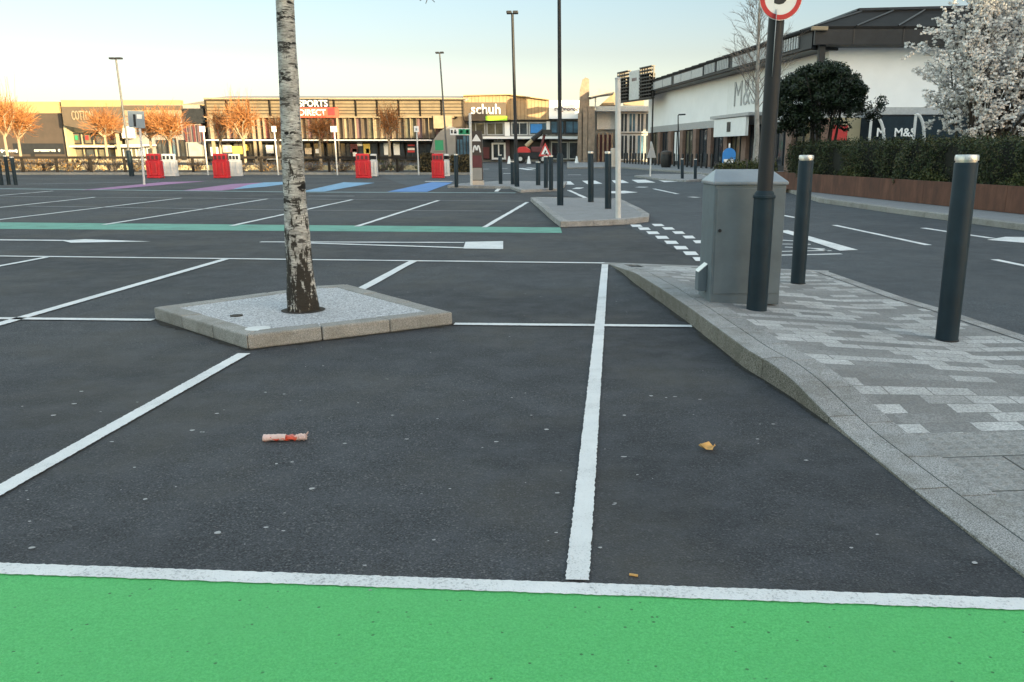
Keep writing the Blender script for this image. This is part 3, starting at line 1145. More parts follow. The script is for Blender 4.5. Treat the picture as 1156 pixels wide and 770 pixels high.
lb = MB()
for k in range(9):
    a = R.random() * 6.28
    z = R.uniform(3.0, top.z + 0.05)
    s = Vector((top.x * z / top.z, top.y * z / top.z, z))
    d = Vector((math.cos(a), math.sin(a), R.uniform(0.5, 1.1))).normalized()
    grow(lb, s, d, R.uniform(0.7, 1.1), 0.022, 3, 0.45, 0.05, 3, 0.68, 0.02)
lb.tube([top, top + Vector((0.02, 0.05, 1.0)), top + Vector((0.1, 0.0, 2.2)), top + Vector((0.12, 0.05, 3.4))], [R2[-1], 0.05, 0.035, 0.012], 10)
for k in range(12):
    a = R.random() * 6.28
    d = Vector((math.cos(a), math.sin(a), R.uniform(0.7, 1.3))).normalized()
    grow(lb, top + Vector((0.05, 0.02, R.uniform(0.2, 3.2))), d, R.uniform(0.5, 0.9), 0.018, 3, 0.45, 0.05, 3, 0.68, 0.03)
# one long drooping twig whose tip hangs into view
e = A(484, 3, tb.y + 0.3) - tb
s0 = Vector((top.x, top.y, top.z + 0.4))
m1 = s0.lerp(e, 0.6) + Vector((0, 0, 0.7))
lb.twig(s0, m1, 0.016, 0.010)
lb.twig(m1, e + Vector((0, 0, 0.05)), 0.010, 0.005)
for dx, dz in ((-0.07, 0.015), (0.05, 0.0), (-0.02, -0.01), (0.08, 0.03)):
    lb.twig(e + Vector((0, 0, 0.05)), e + Vector((dx, jit(0.04), dz)), 0.005, 0.003)
lb.build('crown', 'twig_grey', birch)
ri = MB()
ri.lathe([(0.165, 0.0), (0.175, 0.003), (0.06, 0.004), (0.05, 0.0)], 30)
o = ri.build('tree_pit', 'soil', kind='structure')
o.location = (tb.x, tb.y, 0.099)

# ---- bollards
BO = {'proto': None}


def bollard(base_px, top_px, z, label, wide=1.0, group='dark round bollards with pale caps'):
    b = G(*base_px, z)
    t = A(*top_px, b.y)
    H = (t - b).length
    if BO['proto'] is None:
        r = thing('bollard', label, 'bollard', b, 0, group)
        mb = MB()
        mb.lathe([(0.073, -0.03), (0.073, 0.955), (0.070, 0.96)], 28)
        mb.build('shaft', 'navy', r, smooth=True)
        mb = MB()
        mb.lathe([(0.066, 0.958), (0.066, 0.968), (0.0735, 0.969), (0.0735, 0.990), (0.069, 0.999), (0.0, 1.0)], 28)
        mb.build('cap', 'steel', r, smooth=True)
        mb = MB()
        mb.lathe([(0.080, 0.0), (0.080, 0.006), (0.074, 0.008)], 28)
        mb.build('collar', 'black', r)
        BO['proto'] = r
    else:
        r = copy_tree(BO['proto'])
        put(r, label, 'bollard', group)
        r.location = b
    r.scale = (wide, wide, H)
    lean(r, b, t)
    return r


bollard((1068.5, 384), (1092, 174.5), pave_z(1068, 384), 'tall dark bollard at the right end, nearest to the viewer on the sett paving', 1.06)
bollard((900.5, 320), (910.5, 175), pave_z(900, 320), 'dark bollard on the sett paving just right of the grey cabinet')
bollard((667, 227.8), (666.8, 171), 0.11, 'dark bollard on the middle island between the lamp post and another bollard')
bollard((686.5, 235.3), (686.4, 171), 0.11, 'dark bollard on the middle island beside the pale bare post')
bollard((607.5, 208.9), (607.3, 182.5), 0.1, 'short thick bollard on the far island in front of the red lift', 1.2)
bollard((616.2, 212), (616.2, 176), 0.1, 'far island bollard right of the short thick one, touching its neighbour in the picture')
bollard((622, 213.6), (622, 175.5), 0.1, 'far island bollard closest to the tall lamp post')
bollard((515.2, 210.5), (514.7, 174), 0.1, 'lone bollard left of the brown totem sign')
bollard((565.2, 207.5), (564.4, 174.5), 0.1, 'slim bollard on the far island right of the brown totem sign')
bollard((579.2, 208), (578.8, 182), 0.1, 'short thick bollard beside the foot of the far lamp post', 1.2)
bollard((2, 209), (-3, 176), 0.0, 'leftmost of three dark posts at the left edge of the car park')
bollard((10.2, 208.7), (5.6, 175.5), 0.0, 'middle one of three dark posts at the left edge of the car park')
bollard((18, 208.8), (13, 177), 0.0, 'right one of three dark posts at the left edge of the car park')
bollard((770.3, 201.5), (770, 179), 0.1, 'left one of two bollards on the crossing island')
bollard((784.8, 202), (785.2, 179.5), 0.1, 'right one of two bollards on the crossing island, next to the cabinet roof')

# ---- cabinet
cz = 0.125
FL, FR = G(801, 342, cz), G(880, 341.5, cz)
ang = rad(4.0)
wd = (FR - FL).length
cab = thing('utility_cabinet', 'grey metal utility cabinet with a pitched lid on the sett paving', 'cabinet', FL, ang)
top_z = A(806, 208.5, FL.y).z - cz
rid_z = A(838, 191, FL.y + 0.2).z - cz
dp = 0.43
mb = MB()
mb.box(0, wd, 0, dp, -0.02, top_z)
mb.build('body', 'grey_metal', cab, bevel=0.008)
mb = MB()
o_ = 0.014
e0, e1 = top_z - 0.002, top_z + 0.022
base4 = [(-o_, -o_), (wd + o_, -o_), (wd + o_, dp + o_), (-o_, dp + o_)]
lo = [mb.p((x, y, e0)) for x, y in base4]
hi = [mb.p((x, y, e1)) for x, y in base4]
r0, r1 = mb.p((0.05, dp * 0.5, rid_z)), mb.p((wd - 0.07, dp * 0.5, rid_z))
mb.f += [lo[::-1]] + [[lo[k], lo[(k + 1) % 4], hi[(k + 1) % 4], hi[k]] for k in range(4)]
mb.f += [[hi[0], hi[1], r1, r0], [hi[1], hi[2], r1], [hi[2], hi[3], r0, r1], [hi[3], hi[0], r0]]
mb.build('lid', plain('lid_paint', (0.20, 0.235, 0.27), 0.4, 0, 0.14, 4), cab, bevel=0.006)
mb = MB()
mb.box(0.02, wd - 0.02, -0.007, 0.0, 0.075, top_z - 0.03)
dr = mb.build('door', 'grey_metal', cab, bevel=0.003)
mb = MB()
mb.lathe([(0.0, 0), (0.014, 0), (0.014, 0.012), (0, 0.012)], 12)
hd = mb.build('lock', 'charcoal', dr)
hd.location = (0.055, -0.007, top_z * 0.62)
hd.rotation_euler = (math.pi / 2, 0, 0)
mb = MB()
b0 = A(787, 327, FL.y + 0.2).z - cz
b1 = A(787, 300, FL.y + 0.2).z - cz
lo = [(-0.075, 0.13, b0), (0.0, 0.13, b0), (0.0, 0.25, b0), (-0.075, 0.25, b0)]
hi = [(-0.075, 0.13, b1 - 0.045), (0.0, 0.13, b1 + 0.02), (0.0, 0.25, b1 + 0.02), (-0.075, 0.25, b1 - 0.045)]
i0, i1 = [mb.p(q) for q in lo], [mb.p(q) for q in hi]
mb.f += [i0[::-1], i1] + [[i0[k], i0[(k + 1) % 4], i1[(k + 1) % 4], i1[k]] for k in range(4)]
sb = mb.build('socket_box', 'grey_metal', cab, bevel=0.004)
mb = MB()
mb.face([(-0.078, 0.128, b1 - 0.042), (0.002, 0.128, b1 + 0.026), (0.002, 0.252, b1 + 0.026), (-0.078, 0.252, b1 - 0.042)])
so = mb.build('socket_lid', 'steel', sb)
sm_ = so.modifiers.new('thick', 'SOLIDIFY')
sm_.thickness = 0.006

# ---- speed limit sign
pz = 0.105
pb = G(854, 350.5, pz)
pt = A(877.5, 8, pb.y)
H = (pt - pb).length
sign = thing('speed_limit_sign', 'dark post with a round red ringed speed limit sign beside the grey cabinet', 'sign', pb)
lean(sign, pb, pt)
sl = A(866, 222, pb.y)
hs = (sl - pb).length
mb = MB()
mb.lathe([(0.082, -0.03), (0.080, hs), (0.074, hs + 0.03), (0.062, hs + 0.045)], 28)
mb.build('base_sleeve', 'navy', sign, smooth=True)
mb = MB()
mb.lathe([(0.086, hs - 0.012), (0.087, hs - 0.008), (0.087, hs + 0.008), (0.084, hs + 0.012)], 28)
mb.build('collar', 'navy', sign, smooth=True)
mb = MB()
mb.lathe([(0.060, hs), (0.058, H + 0.25), (0.0, H + 0.26)], 28)
mb.build('pole', 'charcoal', sign, smooth=True)
rs_ = 22.0 / FPX * (pb.y * cp + 0.3)
zc = H + 0.055


def disc(mb, r, y0, y1, n=40, z=0.0, r_in=0.0):
    o_ = [(r * math.cos(2 * math.pi * k / n), r * math.sin(2 * math.pi * k / n)) for k in range(n)]
    if r_in == 0:
        f = [mb.p((x, y0, z + q)) for x, q in o_]
        b = [mb.p((x, y1, z + q)) for x, q in o_]
        mb.f += [f, b[::-1]] + [[f[k], b[k], b[(k + 1) % n], f[(k + 1) % n]] for k in range(n)]
    else:
        for k in range(n):
            x, q = o_[k]
            X, Q = o_[(k + 1) % n]
            s = r_in / r
            mb.face([(x, y0, z + q), (X, y0, z + Q), (X * s, y0, z + Q * s), (x * s, y0, z + q * s)])
            mb.face([(x, y0, z + q), (x, y1, z + q), (X, y1, z + Q), (X, y0, z + Q)])
            mb.face([(x * s, y0, z + q * s), (X * s, y0, z + Q * s), (X * s, y1, z + Q * s), (x * s, y1, z + q * s)])


mb = MB()
disc(mb, rs_, -0.075, -0.071)
pl = mb.build('sign_plate', 'white_sign', sign)
pl.location = (0.005, 0, zc)
mb = MB()
disc(mb, rs_ * 0.97, -0.078, -0.075, r_in=rs_ * 0.76)
mb.build('red_ring', 'red', pl)
n5 = text('5', 'numeral', 'black', pl, (0.0, -0.076, 0.02), rs_ * 1.25, 0, 0.0015, 0.008)
mb = MB()
mb.box(-0.10, 0.10, -0.071, -0.058, -0.02, 0.02)
mb.build('bracket', 'grey_light', pl)
mb = MB()
disc(mb, rs_ * 1.75, -0.002, 0.002)
p2 = mb.build('side_plate', 'grey_light', sign, label='round plate seen almost edge on, facing away along the road')
p2.location = (0.012, 0.075, H - 0.25)
p2.rotation_euler = (0, 0, rad(78))

# ---- litter
wb = G(320, 497.5)
wr = thing('crisp_wrapper', 'crumpled red and white snack wrapper lying on the asphalt', 'wrapper', wb, rad(6))
for nm_, x0, x1, m_, top_ in (('wrapper_body', -0.075, 0.055, 'wrapper', 0.016), ('torn_end', 0.05, 0.088, 'wrapper_pale', 0.020)):
    mb = MB()
    n = 16
    for k in range(n):
        for j in range(6):
            pass
    grid = []
    for k in range(n + 1):
        t = x0 + (x1 - x0) * k / n
        row = []
        for j in range(8):
            a = 2 * math.pi * j / 8
            row.append(mb.p((t + jit(0.004), 0.017 * math.cos(a) + jit(0.004), 0.013 + top_ * 0.62 * math.sin(a) + jit(0.003))))
        grid.append(row)
    for r0_, r1_ in zip(grid, grid[1:]):
        for j in range(8):
            mb.f.append([r0_[j], r0_[(j + 1) % 8], r1_[(j + 1) % 8], r1_[j]])
    mb.f.append(grid[0][::-1])
    mb.f.append(grid[-1])
    mb.build(nm_, m_, wr)
mb = MB()
gr_ = []
for k in range(15):
    t = -0.074 + 0.085 * k / 14
    gr_.append([mb.p((t, 0.0185 * math.cos(a) + jit(.001), 0.0145 + 0.0135 * math.sin(a) + jit(.0012))) for a in (1.1, 1.7, 2.3, 2.9, 3.4, 3.9)])
for r0_, r1_ in zip(gr_, gr_[1:]):
    for j in range(5):
        mb.f.append([r0_[j], r0_[j + 1], r1_[j + 1], r1_[j]])
pr_ = mb.build('printed_band', 'wrapper_pale', wr)
pr_.modifiers.new('thick', 'SOLIDIFY').thickness = 0.001
mb = MB()
for k in range(7):
    mb.face([(0.080, jit(.012), 0.012), (0.083, jit(.012), 0.010), (0.094 + jit(.006), jit(.02), 0.026 + jit(.012))])
fr_ = mb.build('torn_flap', 'wrapper_pale', wr)
fr_.modifiers.new('thick', 'SOLIDIFY').thickness = 0.001
wr.scale = (1.25, 1.25, 1.2)
lbp = G(799, 509)
mb = MB()
rim = [(-.036, .010), (-.030, -.004), (-.010, -.016), (.012, -.026), (.024, -.012), (.031, .008), (.026, .026), (.008, .030), (-.012, .018)]
rings_ = []
for s_, z_ in ((1.0, .016), (.8, .010), (.5, .006), (.15, .010)):
    rings_.append([mb.p((x * s_, y * s_, z_ + (.012 if s_ == 1 else .003) * math.sin(k * 1.9) + .006 + jit(.001))) for k, (x, y) in enumerate(rim)])
for r0_, r1_ in zip(rings_, rings_[1:]):
    for k in range(9):
        mb.f.append([r0_[k], r0_[(k + 1) % 9], r1_[(k + 1) % 9], r1_[k]])
mb.f.append(rings_[-1])
o = mb.build('dry_leaf', 'crust', smooth=True)
o.modifiers.new('thick', 'SOLIDIFY').thickness = 0.002
o.location = lbp
o.scale = (1.15, 1.2, 1.15)
put(o, 'curled tan dead leaf lying on the asphalt right of the white bay line', 'leaf')
mb = MB()
mb.tube([(-0.014, 0, 0.005), (0.014, 0.004, 0.005)], 0.0045, 8)
o = mb.build('cigarette_butt', 'crust')
o.location = G(715, 651)
o.rotation_euler = (0, 0, rad(-25))
put(o, 'tiny pale cigarette butt beside the foot of the white bay line', 'butt')


# ================================================================== MIDDLE DISTANCE POSTS
def lamp(base_px, top_px, z, r, label, sleeve=1.2, rs=0.09, heads=2, head_w=0.55, y=None, pm='charcoal'):
    b = G(*base_px, z) if y is None else Vector((A(*base_px, y).x, y, z))
    t = A(*top_px, b.y)
    L = (t - b).length
    root = thing('street_lamp', label, 'street lamp', b, 0, 'street lamps of the car park')
    lean(root, b, t)
    mb = MB()
    mb.lathe([(rs, -0.03), (rs, sleeve), (r, sleeve + 0.06)], 20)
    mb.build('base_sleeve', 'navy', root, smooth=True)
    mb = MB()
    mb.lathe([(r, sleeve), (r * 0.75, L)], 16)
    mb.build('pole', pm, root, smooth=True)
    for s in ((-1, 1) if heads == 2 else (1,)):
        mb = MB()
        mb.box(min(0.02 * s, head_w * s), max(0.02 * s, head_w * s), -0.13, 0.13, L - 0.02, L + 0.07)
        mb.build('lamp_head', 'charcoal', root, bevel=0.02)
    return root


lamp((632.5, 231.5), (630.6, -120), 0.11, 0.047, 'tall dark lamp post rising from the middle island out of the frame', A(632, 175.6, G(632.5, 231.5, .11).y).z - 0.11, 0.076, 2)
lamp((583.6, 210.5), (578.4, 15), 0.1, 0.062, 'tall lamp post on the far island between short bollards', 1.1, 0.09, 2, 0.2)
lamp((506, 196), (496.3, 60), 0.0, 0.055, 'lamp post with a small head in front of the louvred shop', 0.8, 0.09, 2, 0.24, y=54, pm='pole_grey')
lamp((149, 199), (130.8, 66.5), 0.0, 0.058, 'leaning lamp post at the left with a flat wide head', 1.3, 0.13, 2, 0.32, pm='pole_grey')

b = G(698, 246, 0.11)
t = A(697.5, 88, b.y)
po = thing('bare_post', 'pale grey bare post on the middle island in front of the entrance', 'post', b)
lean(po, b, t)
L = (t - b).length
mb = MB()
mb.lathe([(0.052, -0.02), (0.050, L - 0.02)], 18)
mb.build('pole', 'pole_white', po, smooth=True)
mb = MB()
mb.lathe([(0.056, L - 0.025), (0.056, L), (0.0, L + 0.015)], 18)
mb.build('cap', 'grey_light', po, smooth=True)


def post_sign(base_px, top_px, label, plates, r=0.035, z=0.0, mat='pole_white', name='parking_sign', cat='sign', group=None):
    """plates: (px0, px1, py0, py1, material, icon) rectangles facing the viewer."""
    b = G(*base_px, z)
    t = A(*top_px, b.y)
    root = thing(name, label, cat, b, 0, group)
    lean(root, b, t)
    L = (t - b).length
    inv = root.rotation_euler.to_matrix().inverted()
    mb = MB()
    mb.lathe([(r, -0.02), (r, L), (0, L + 0.01)], 12)
    mb.build('pole', mat, root, smooth=True)
    for px0, px1, py0, py1, m, icon in plates:
        c = A((px0 + px1) / 2, (py0 + py1) / 2, b.y)
        w_ = (A(px1, py0, b.y) - A(px0, py0, b.y)).length / 2
        h_ = (A(px0, py0, b.y) - A(px0, py1, b.y)).length / 2
        q = inv @ (c - b)
        mb = MB()
        mb.box(-w_, w_, -r - 0.03, -r - 0.005, -h_, h_)
        o = mb.build('sign_plate', m, root, bevel=0.008)
        o.location = q
        if icon:
            for (u0, u1, v0, v1, mm) in icon:
                mb = MB()
                mb.box(u0 * w_, u1 * w_, -r - 0.036, -r - 0.03, v0 * h_, v1 * h_)
                mb.build('symbol', mm, o)
    return root


M['sign_blue'] = plain('grey_blue_sign', (0.24, 0.29, 0.34), 0.5, 0, 0.08, 2)
post_sign((163, 208.5), (156.5, 126), 'wide grey blue parking sign on a leaning white post at the left', [(145.5, 164, 125.5, 144.5, 'sign_blue', [(-0.35, -0.05, -0.85, 0.6, 'charcoal'), (0.1, 0.7, 0.1, 0.6, 'white_sign')]), (157, 162, 170, 176, 'white_sign', None)], 0.045)
gsm = 'small white signs along the planting bed'
for bx, tx, x0, x1, lb_ in ((235, 229, 225.5, 232, 'small white sign on a thin post behind the second pair of barriers'), (314.3, 309, 307, 312.2, 'small white sign on a thin post just left of the birch trunk'),
                            (381, 377, 373.5, 380.7, 'small white sign on a thin post left of the third red barrier'), (472.8, 470.2, 467.5, 473, 'small white sign on a thin post left of the fourth red barrier')):
    post_sign((bx, 197.8), (tx, 142.5), lb_, [(x0, x1, 142.5, 149, 'white_sign', [(-0.4, 0.4, -0.5, 0.3, 'sign_blue')])], 0.04, group=gsm)
ds = post_sign((532.3, 209), (530.6, 128), 'white and green direction sign with dark symbols beside the totem', [
    (508.3, 531, 145, 152.6, 'white_sign', [(-0.9, -0.72, -0.5, 0.5, 'black'), (-0.6, -0.35, -0.55, 0.1, 'black'), (-0.55, -0.42, 0.2, 0.6, 'black'), (-0.15, 0.97, -0.8, 0.8, 'sign_green'), (0.0, 0.25, -0.4, 0.4, 'black'), (0.6, 0.85, -0.5, 0.5, 'black')]),
    (516, 523, 153.5, 157.5, 'charcoal', None)], 0.05, z=0.1, name='direction_sign')

# totem
b = G(539.5, 208.5, 0.1)
tt = thing('totem_sign', 'narrow brown totem sign with white symbols on a cream stone foot', 'totem', b)
w_ = (A(545.6, 200, b.y) - A(533.8, 200, b.y)).length / 2


def tz(py):
    return A(539.5, py, b.y).z - b.z


mb = MB(); mb.box(-w_ - 0.03, w_ + 0.03, -0.16, 0.16, -0.03, tz(203.8)); mb.build('foot', 'cream', tt, bevel=0.01)
mb = MB(); mb.box(-w_, w_, -0.10, 0.10, tz(203.8), tz(148)); mb.build('panel', 'brown_panel', tt, bevel=0.01)
mb = MB(); mb.box(-w_ + 0.02, w_ - 0.02, -0.106, -0.1005, tz(189), tz(175.5)); mb.build('maroon_field', 'maroon', tt)
mb = MB(); mb.box(-w_ + 0.02, w_ - 0.02, -0.106, -0.1005, tz(203), tz(189.6)); mb.build('grey_field', 'concrete', tt)
mb = MB(); z0 = tz(159.5); z1 = tz(152)
mb.face([(-0.17, -0.106, z0), (0.17, -0.106, z0), (0.02, -0.106, z1), (-0.02, -0.106, z1)]); o = mb.build('triangle_symbol', 'white_sign', tt); o.modifiers.new('thick', 'SOLIDIFY').thickness = 0.008
mb = MB(); z0 = tz(172); z1 = tz(164.5)
for s in (-1, 1):
    pts_ = [(s * 0.01 + s * 0.125 * (k / 8), -0.107, z0 + (z1 - z0) * math.sin(math.pi * min(1, k / 8 * 0.9 + 0.1))) for k in range(9)]
    mb.tube(pts_, 0.028, 6)
mb.build('arch_symbol', 'white_sign', tt)


# barriers
def barrier(x0, x1, y0, y1, m, label, y=None):
    b = G((x0 + x1) / 2, y1)
    w_ = (A(x1, y1, b.y) - A(x0, y1, b.y)).length / 2
    h_ = A((x0 + x1) / 2, y0, b.y).z
    r = thing('plastic_barrier', label, 'barrier', b, 0, 'red and white plastic barriers along the bed')
    d = 0.22
    n = 2
    mb = MB()
    mb.prism([(-w_, -d), (w_, -d), (w_, d), (-w_, d)], 0.0, 0.10)
    i0 = len(mb.v)
    q = [(-w_ * 0.97, -d * 0.9), (w_ * 0.97, -d * 0.9), (w_ * 0.97, d * 0.9), (-w_ * 0.97, d * 0.9)]
    mb.prism(q, 0.10, h_ * 0.72)
    q2 = [(x * 0.9, y_ * 0.6) for x, y_ in q]
    mb.prism(q2, h_ * 0.72, h_)
    mb.build('body', m, r, bevel=0.035)
    for k in range(3):
        mb = MB()
        xx = -w_ * 0.55 + w_ * 0.55 * k
        mb.box(xx - 0.07, xx + 0.07, -d * 0.56, -d * 0.52 - 0.004, h_ * 0.76, h_ * 0.92)
        mb.build('slot', 'charcoal' if m == 'white_plastic' else 'maroon', r)
    for k in range(2):
        mb = MB()
        xx = -w_ * 0.45 + w_ * 0.9 * k
        mb.tube([(xx, -d * 0.93, 0.16), (xx, -d * 0.93, h_ * 0.66)], 0.06, 8)
        mb.build('rib', m, r, smooth=True)
    return r


nm = ['first pair from the left', 'second pair from the left', 'third pair from the left, right of the birch', 'fourth pair, nearest the totem']
for k, (a, b_, c) in enumerate(((167.8, 184.5, 201), (242.5, 259.6, 273.5), (402.5, 419, 426.6), (488, 501.8, 507.8))):
    barrier(a, b_, 173.5, 201, 'red_plastic', 'red plastic barrier in the ' + nm[k])
    barrier(b_ + 0.4, c, 173.8, 199, 'white_plastic', 'white plastic barrier in the ' + nm[k])

# ================================================================== PLANTING BED ON THE LEFT
by0 = G(250, 197.5).y
bx0, bx1 = A(-260, 197, by0).x, A(533, 197, by0).x
kerbed('planting_bed', [Vector((bx0, by0, 0)), Vector((bx1, by0, 0)), Vector((bx1, by0 + 7, 0)), Vector((bx0, by0 + 7, 0))], 0.13, 0.25, 'soil', 'kerb_old', 2.0, 'planting_bed_kerb')
fy = by0 + 1.6
rail = thing('trip_rail_fence', 'low dark timber rail fence along the planting bed', 'fence', (A(20, 190, fy).x, fy, 0.12))
x0f, x1f = A(-60, 190, fy).x, A(487, 190, fy).x
zt = A(100, 176.5, fy).z
off = rail.location.copy()
mb = MB(off)
mb.box(x0f, x1f, fy - 0.05, fy + 0.05, zt - 0.14, zt)
mb.build('rail', 'fence_wood', rail, bevel=0.01)
k = 0
x = x0f + 0.4
while x < x1f:
    mb = MB(off)
    mb.box(x - 0.065, x + 0.065, fy + 0.052, fy + 0.18, 0.10, zt - 0.03 + jit(0.03))
    mb.build('post', 'fence_wood', rail, bevel=0.01)
    x += 2.02
# low pale wall behind the bed
wy = by0 + 8.5
lw = MB((0, wy, 0))
lw.box(A(-100, 190, wy).x, A(520, 190, wy).x, wy, wy + 0.3, 0, A(100, 186.5, wy).z)
o = lw.build('low_wall', 'cream_wall', bevel=0.02)
o.location = (0, wy, 0)
put(o, 'long low pale wall behind the rail fence and shrubs', 'wall')


def shrub(px, y, wpx, hz, m, label, name='shrub', group=None, n=260, twigs=40, z0=0.12, leaf=0.07):
    c = A(px, 190, y)
    base = Vector((c.x, y, z0))
    w_ = wpx * y / 1013 / 2
    r = thing(name, label, 'shrub', base, 0, group)
    mb = MB()
    for _ in range(twigs):
        a = R.random() * 6.28
        s = R.random() ** 0.5 * w_ * 0.25
        e = R.random() ** 0.5 * w_
        mb.twig((s * math.cos(a), s * math.sin(a) * .6, 0), (e * math.cos(a), e * math.sin(a) * .6, R.uniform(0.5, 1) * hz), 0.022, 0.010)
    mb.build('stems', 'twig_grey', r)
    mb = MB()
    for _ in range(n):
        a = R.random() * 6.28
        e = R.random() ** 0.45 * w_
        zz = R.uniform(0.08, 1) * hz * (1 - 0.35 * (e / w_) ** 2)
        mb.leaf((e * math.cos(a), e * math.sin(a) * .6, zz), R.uniform(0.6, 1.3) * leaf)
    mb.build('foliage', m, r)
    return r


words_ = ['at the far left end of the rail fence', 'under the first orange tree', 'under the second orange tree', 'below the dark shop wall', 'in front of the pale lit wall', 'left of the leaning lamp post', 'behind the wide parking sign',
          'behind the first white barrier', 'left of the second red barrier', 'behind the second white barrier', 'left of the birch trunk', 'right of the birch trunk', 'left of the third red barrier', 'right of the third white barrier', 'halfway between the last two barrier pairs', 'left of the fourth red barrier']
pxs = [2, 28, 52, 78, 102, 128, 152, 195, 222, 268, 300, 352, 386, 430, 450, 478]
for k, (p_, w_) in enumerate(zip(pxs, words_)):
    warm = k in (0, 1, 2, 3)
    shrub(p_, by0 + 3.0 + (k % 3) * 0.7, R.uniform(26, 36), R.uniform(0.75, 1.05) if k < 8 else R.uniform(0.6, 0.85), 'dry_leaf' if warm else ('shrub_leaf' if k > 12 else 'dry_leaf'), ('orange brown dry shrub ' if warm else 'tangled dull shrub ') + w_, 'dry_shrub', 'dry shrubs in the planting bed', 300 if warm else 150, 60, leaf=0.06)


def leaf_box(mb, x0, x1, y0, y1, z0, z1, n, s, rough=0.10):
    """Leaves over the faces of a clipped hedge."""
    for _ in range(n):
        k = R.random()
        ax, ay = (x1 - x0), (y1 - y0)
        tot = ax * (z1 - z0) + ax * ay + 2 * ay * (z1 - z0) * 0.5
        if k < ax * (z1 - z0) / tot:
            c = (R.uniform(x0, x1), y0 + R.uniform(-0.6, 1.2) * rough, R.uniform(z0, z1))
            nr = Vector((R.gauss(0, .8), -1, R.gauss(0.3, .8)))
        elif k < (ax * (z1 - z0) + ax * ay) / tot:
            c = (R.uniform(x0, x1), R.uniform(y0, y1), z1 + R.uniform(-1.2, 0.9) * rough)
            nr = Vector((R.gauss(0, .8), R.gauss(0, .8), 1))
        else:
            sx = R.random() < 0.5
            c = ((x0 if sx else x1) + jit(rough), R.uniform(y0, y1), R.uniform(z0, z1))
            nr = Vector((-1 if sx else 1, R.gauss(0, .8), R.gauss(0.3, .8)))
        mb.leaf(c, s * R.uniform(0.6, 1.4), nr)


def small_hedge(px0, px1, pyt, y, label):
    a, b = A(px0, 190, y), A(px1, 190, y)
    zt_ = A(px0, pyt, y).z
    r = thing('hedge_block', label, 'hedge', ((a.x + b.x) / 2, y, 0.1), 0, 'clipped hedge blocks near the totem')
    mb = MB(r.location)
    mb.box(a.x + .06, b.x - .06, y + .06, y + 1.3, 0.1, zt_ - .08)
    mb.build('core', 'hedge_core', r)
    mb = MB(r.location)
    leaf_box(mb, a.x, b.x, y, y + 1.35, 0.1, zt_, 900, 0.07)
    mb.build('foliage', 'dry_hedge', r)


M['dry_hedge'] = leafy('brown_hedge_leaf', [(0.03, 0.025, 0.012), (0.07, 0.055, 0.025), (0.12, 0.085, 0.035)])
small_hedge(475, 487.5, 174.5, by0 + 0.9, 'narrow brown clipped hedge block left of the fourth red barrier')
small_hedge(508.5, 531, 176.5, by0 + 0.6, 'brown clipped hedge block between the fourth barriers and the totem')


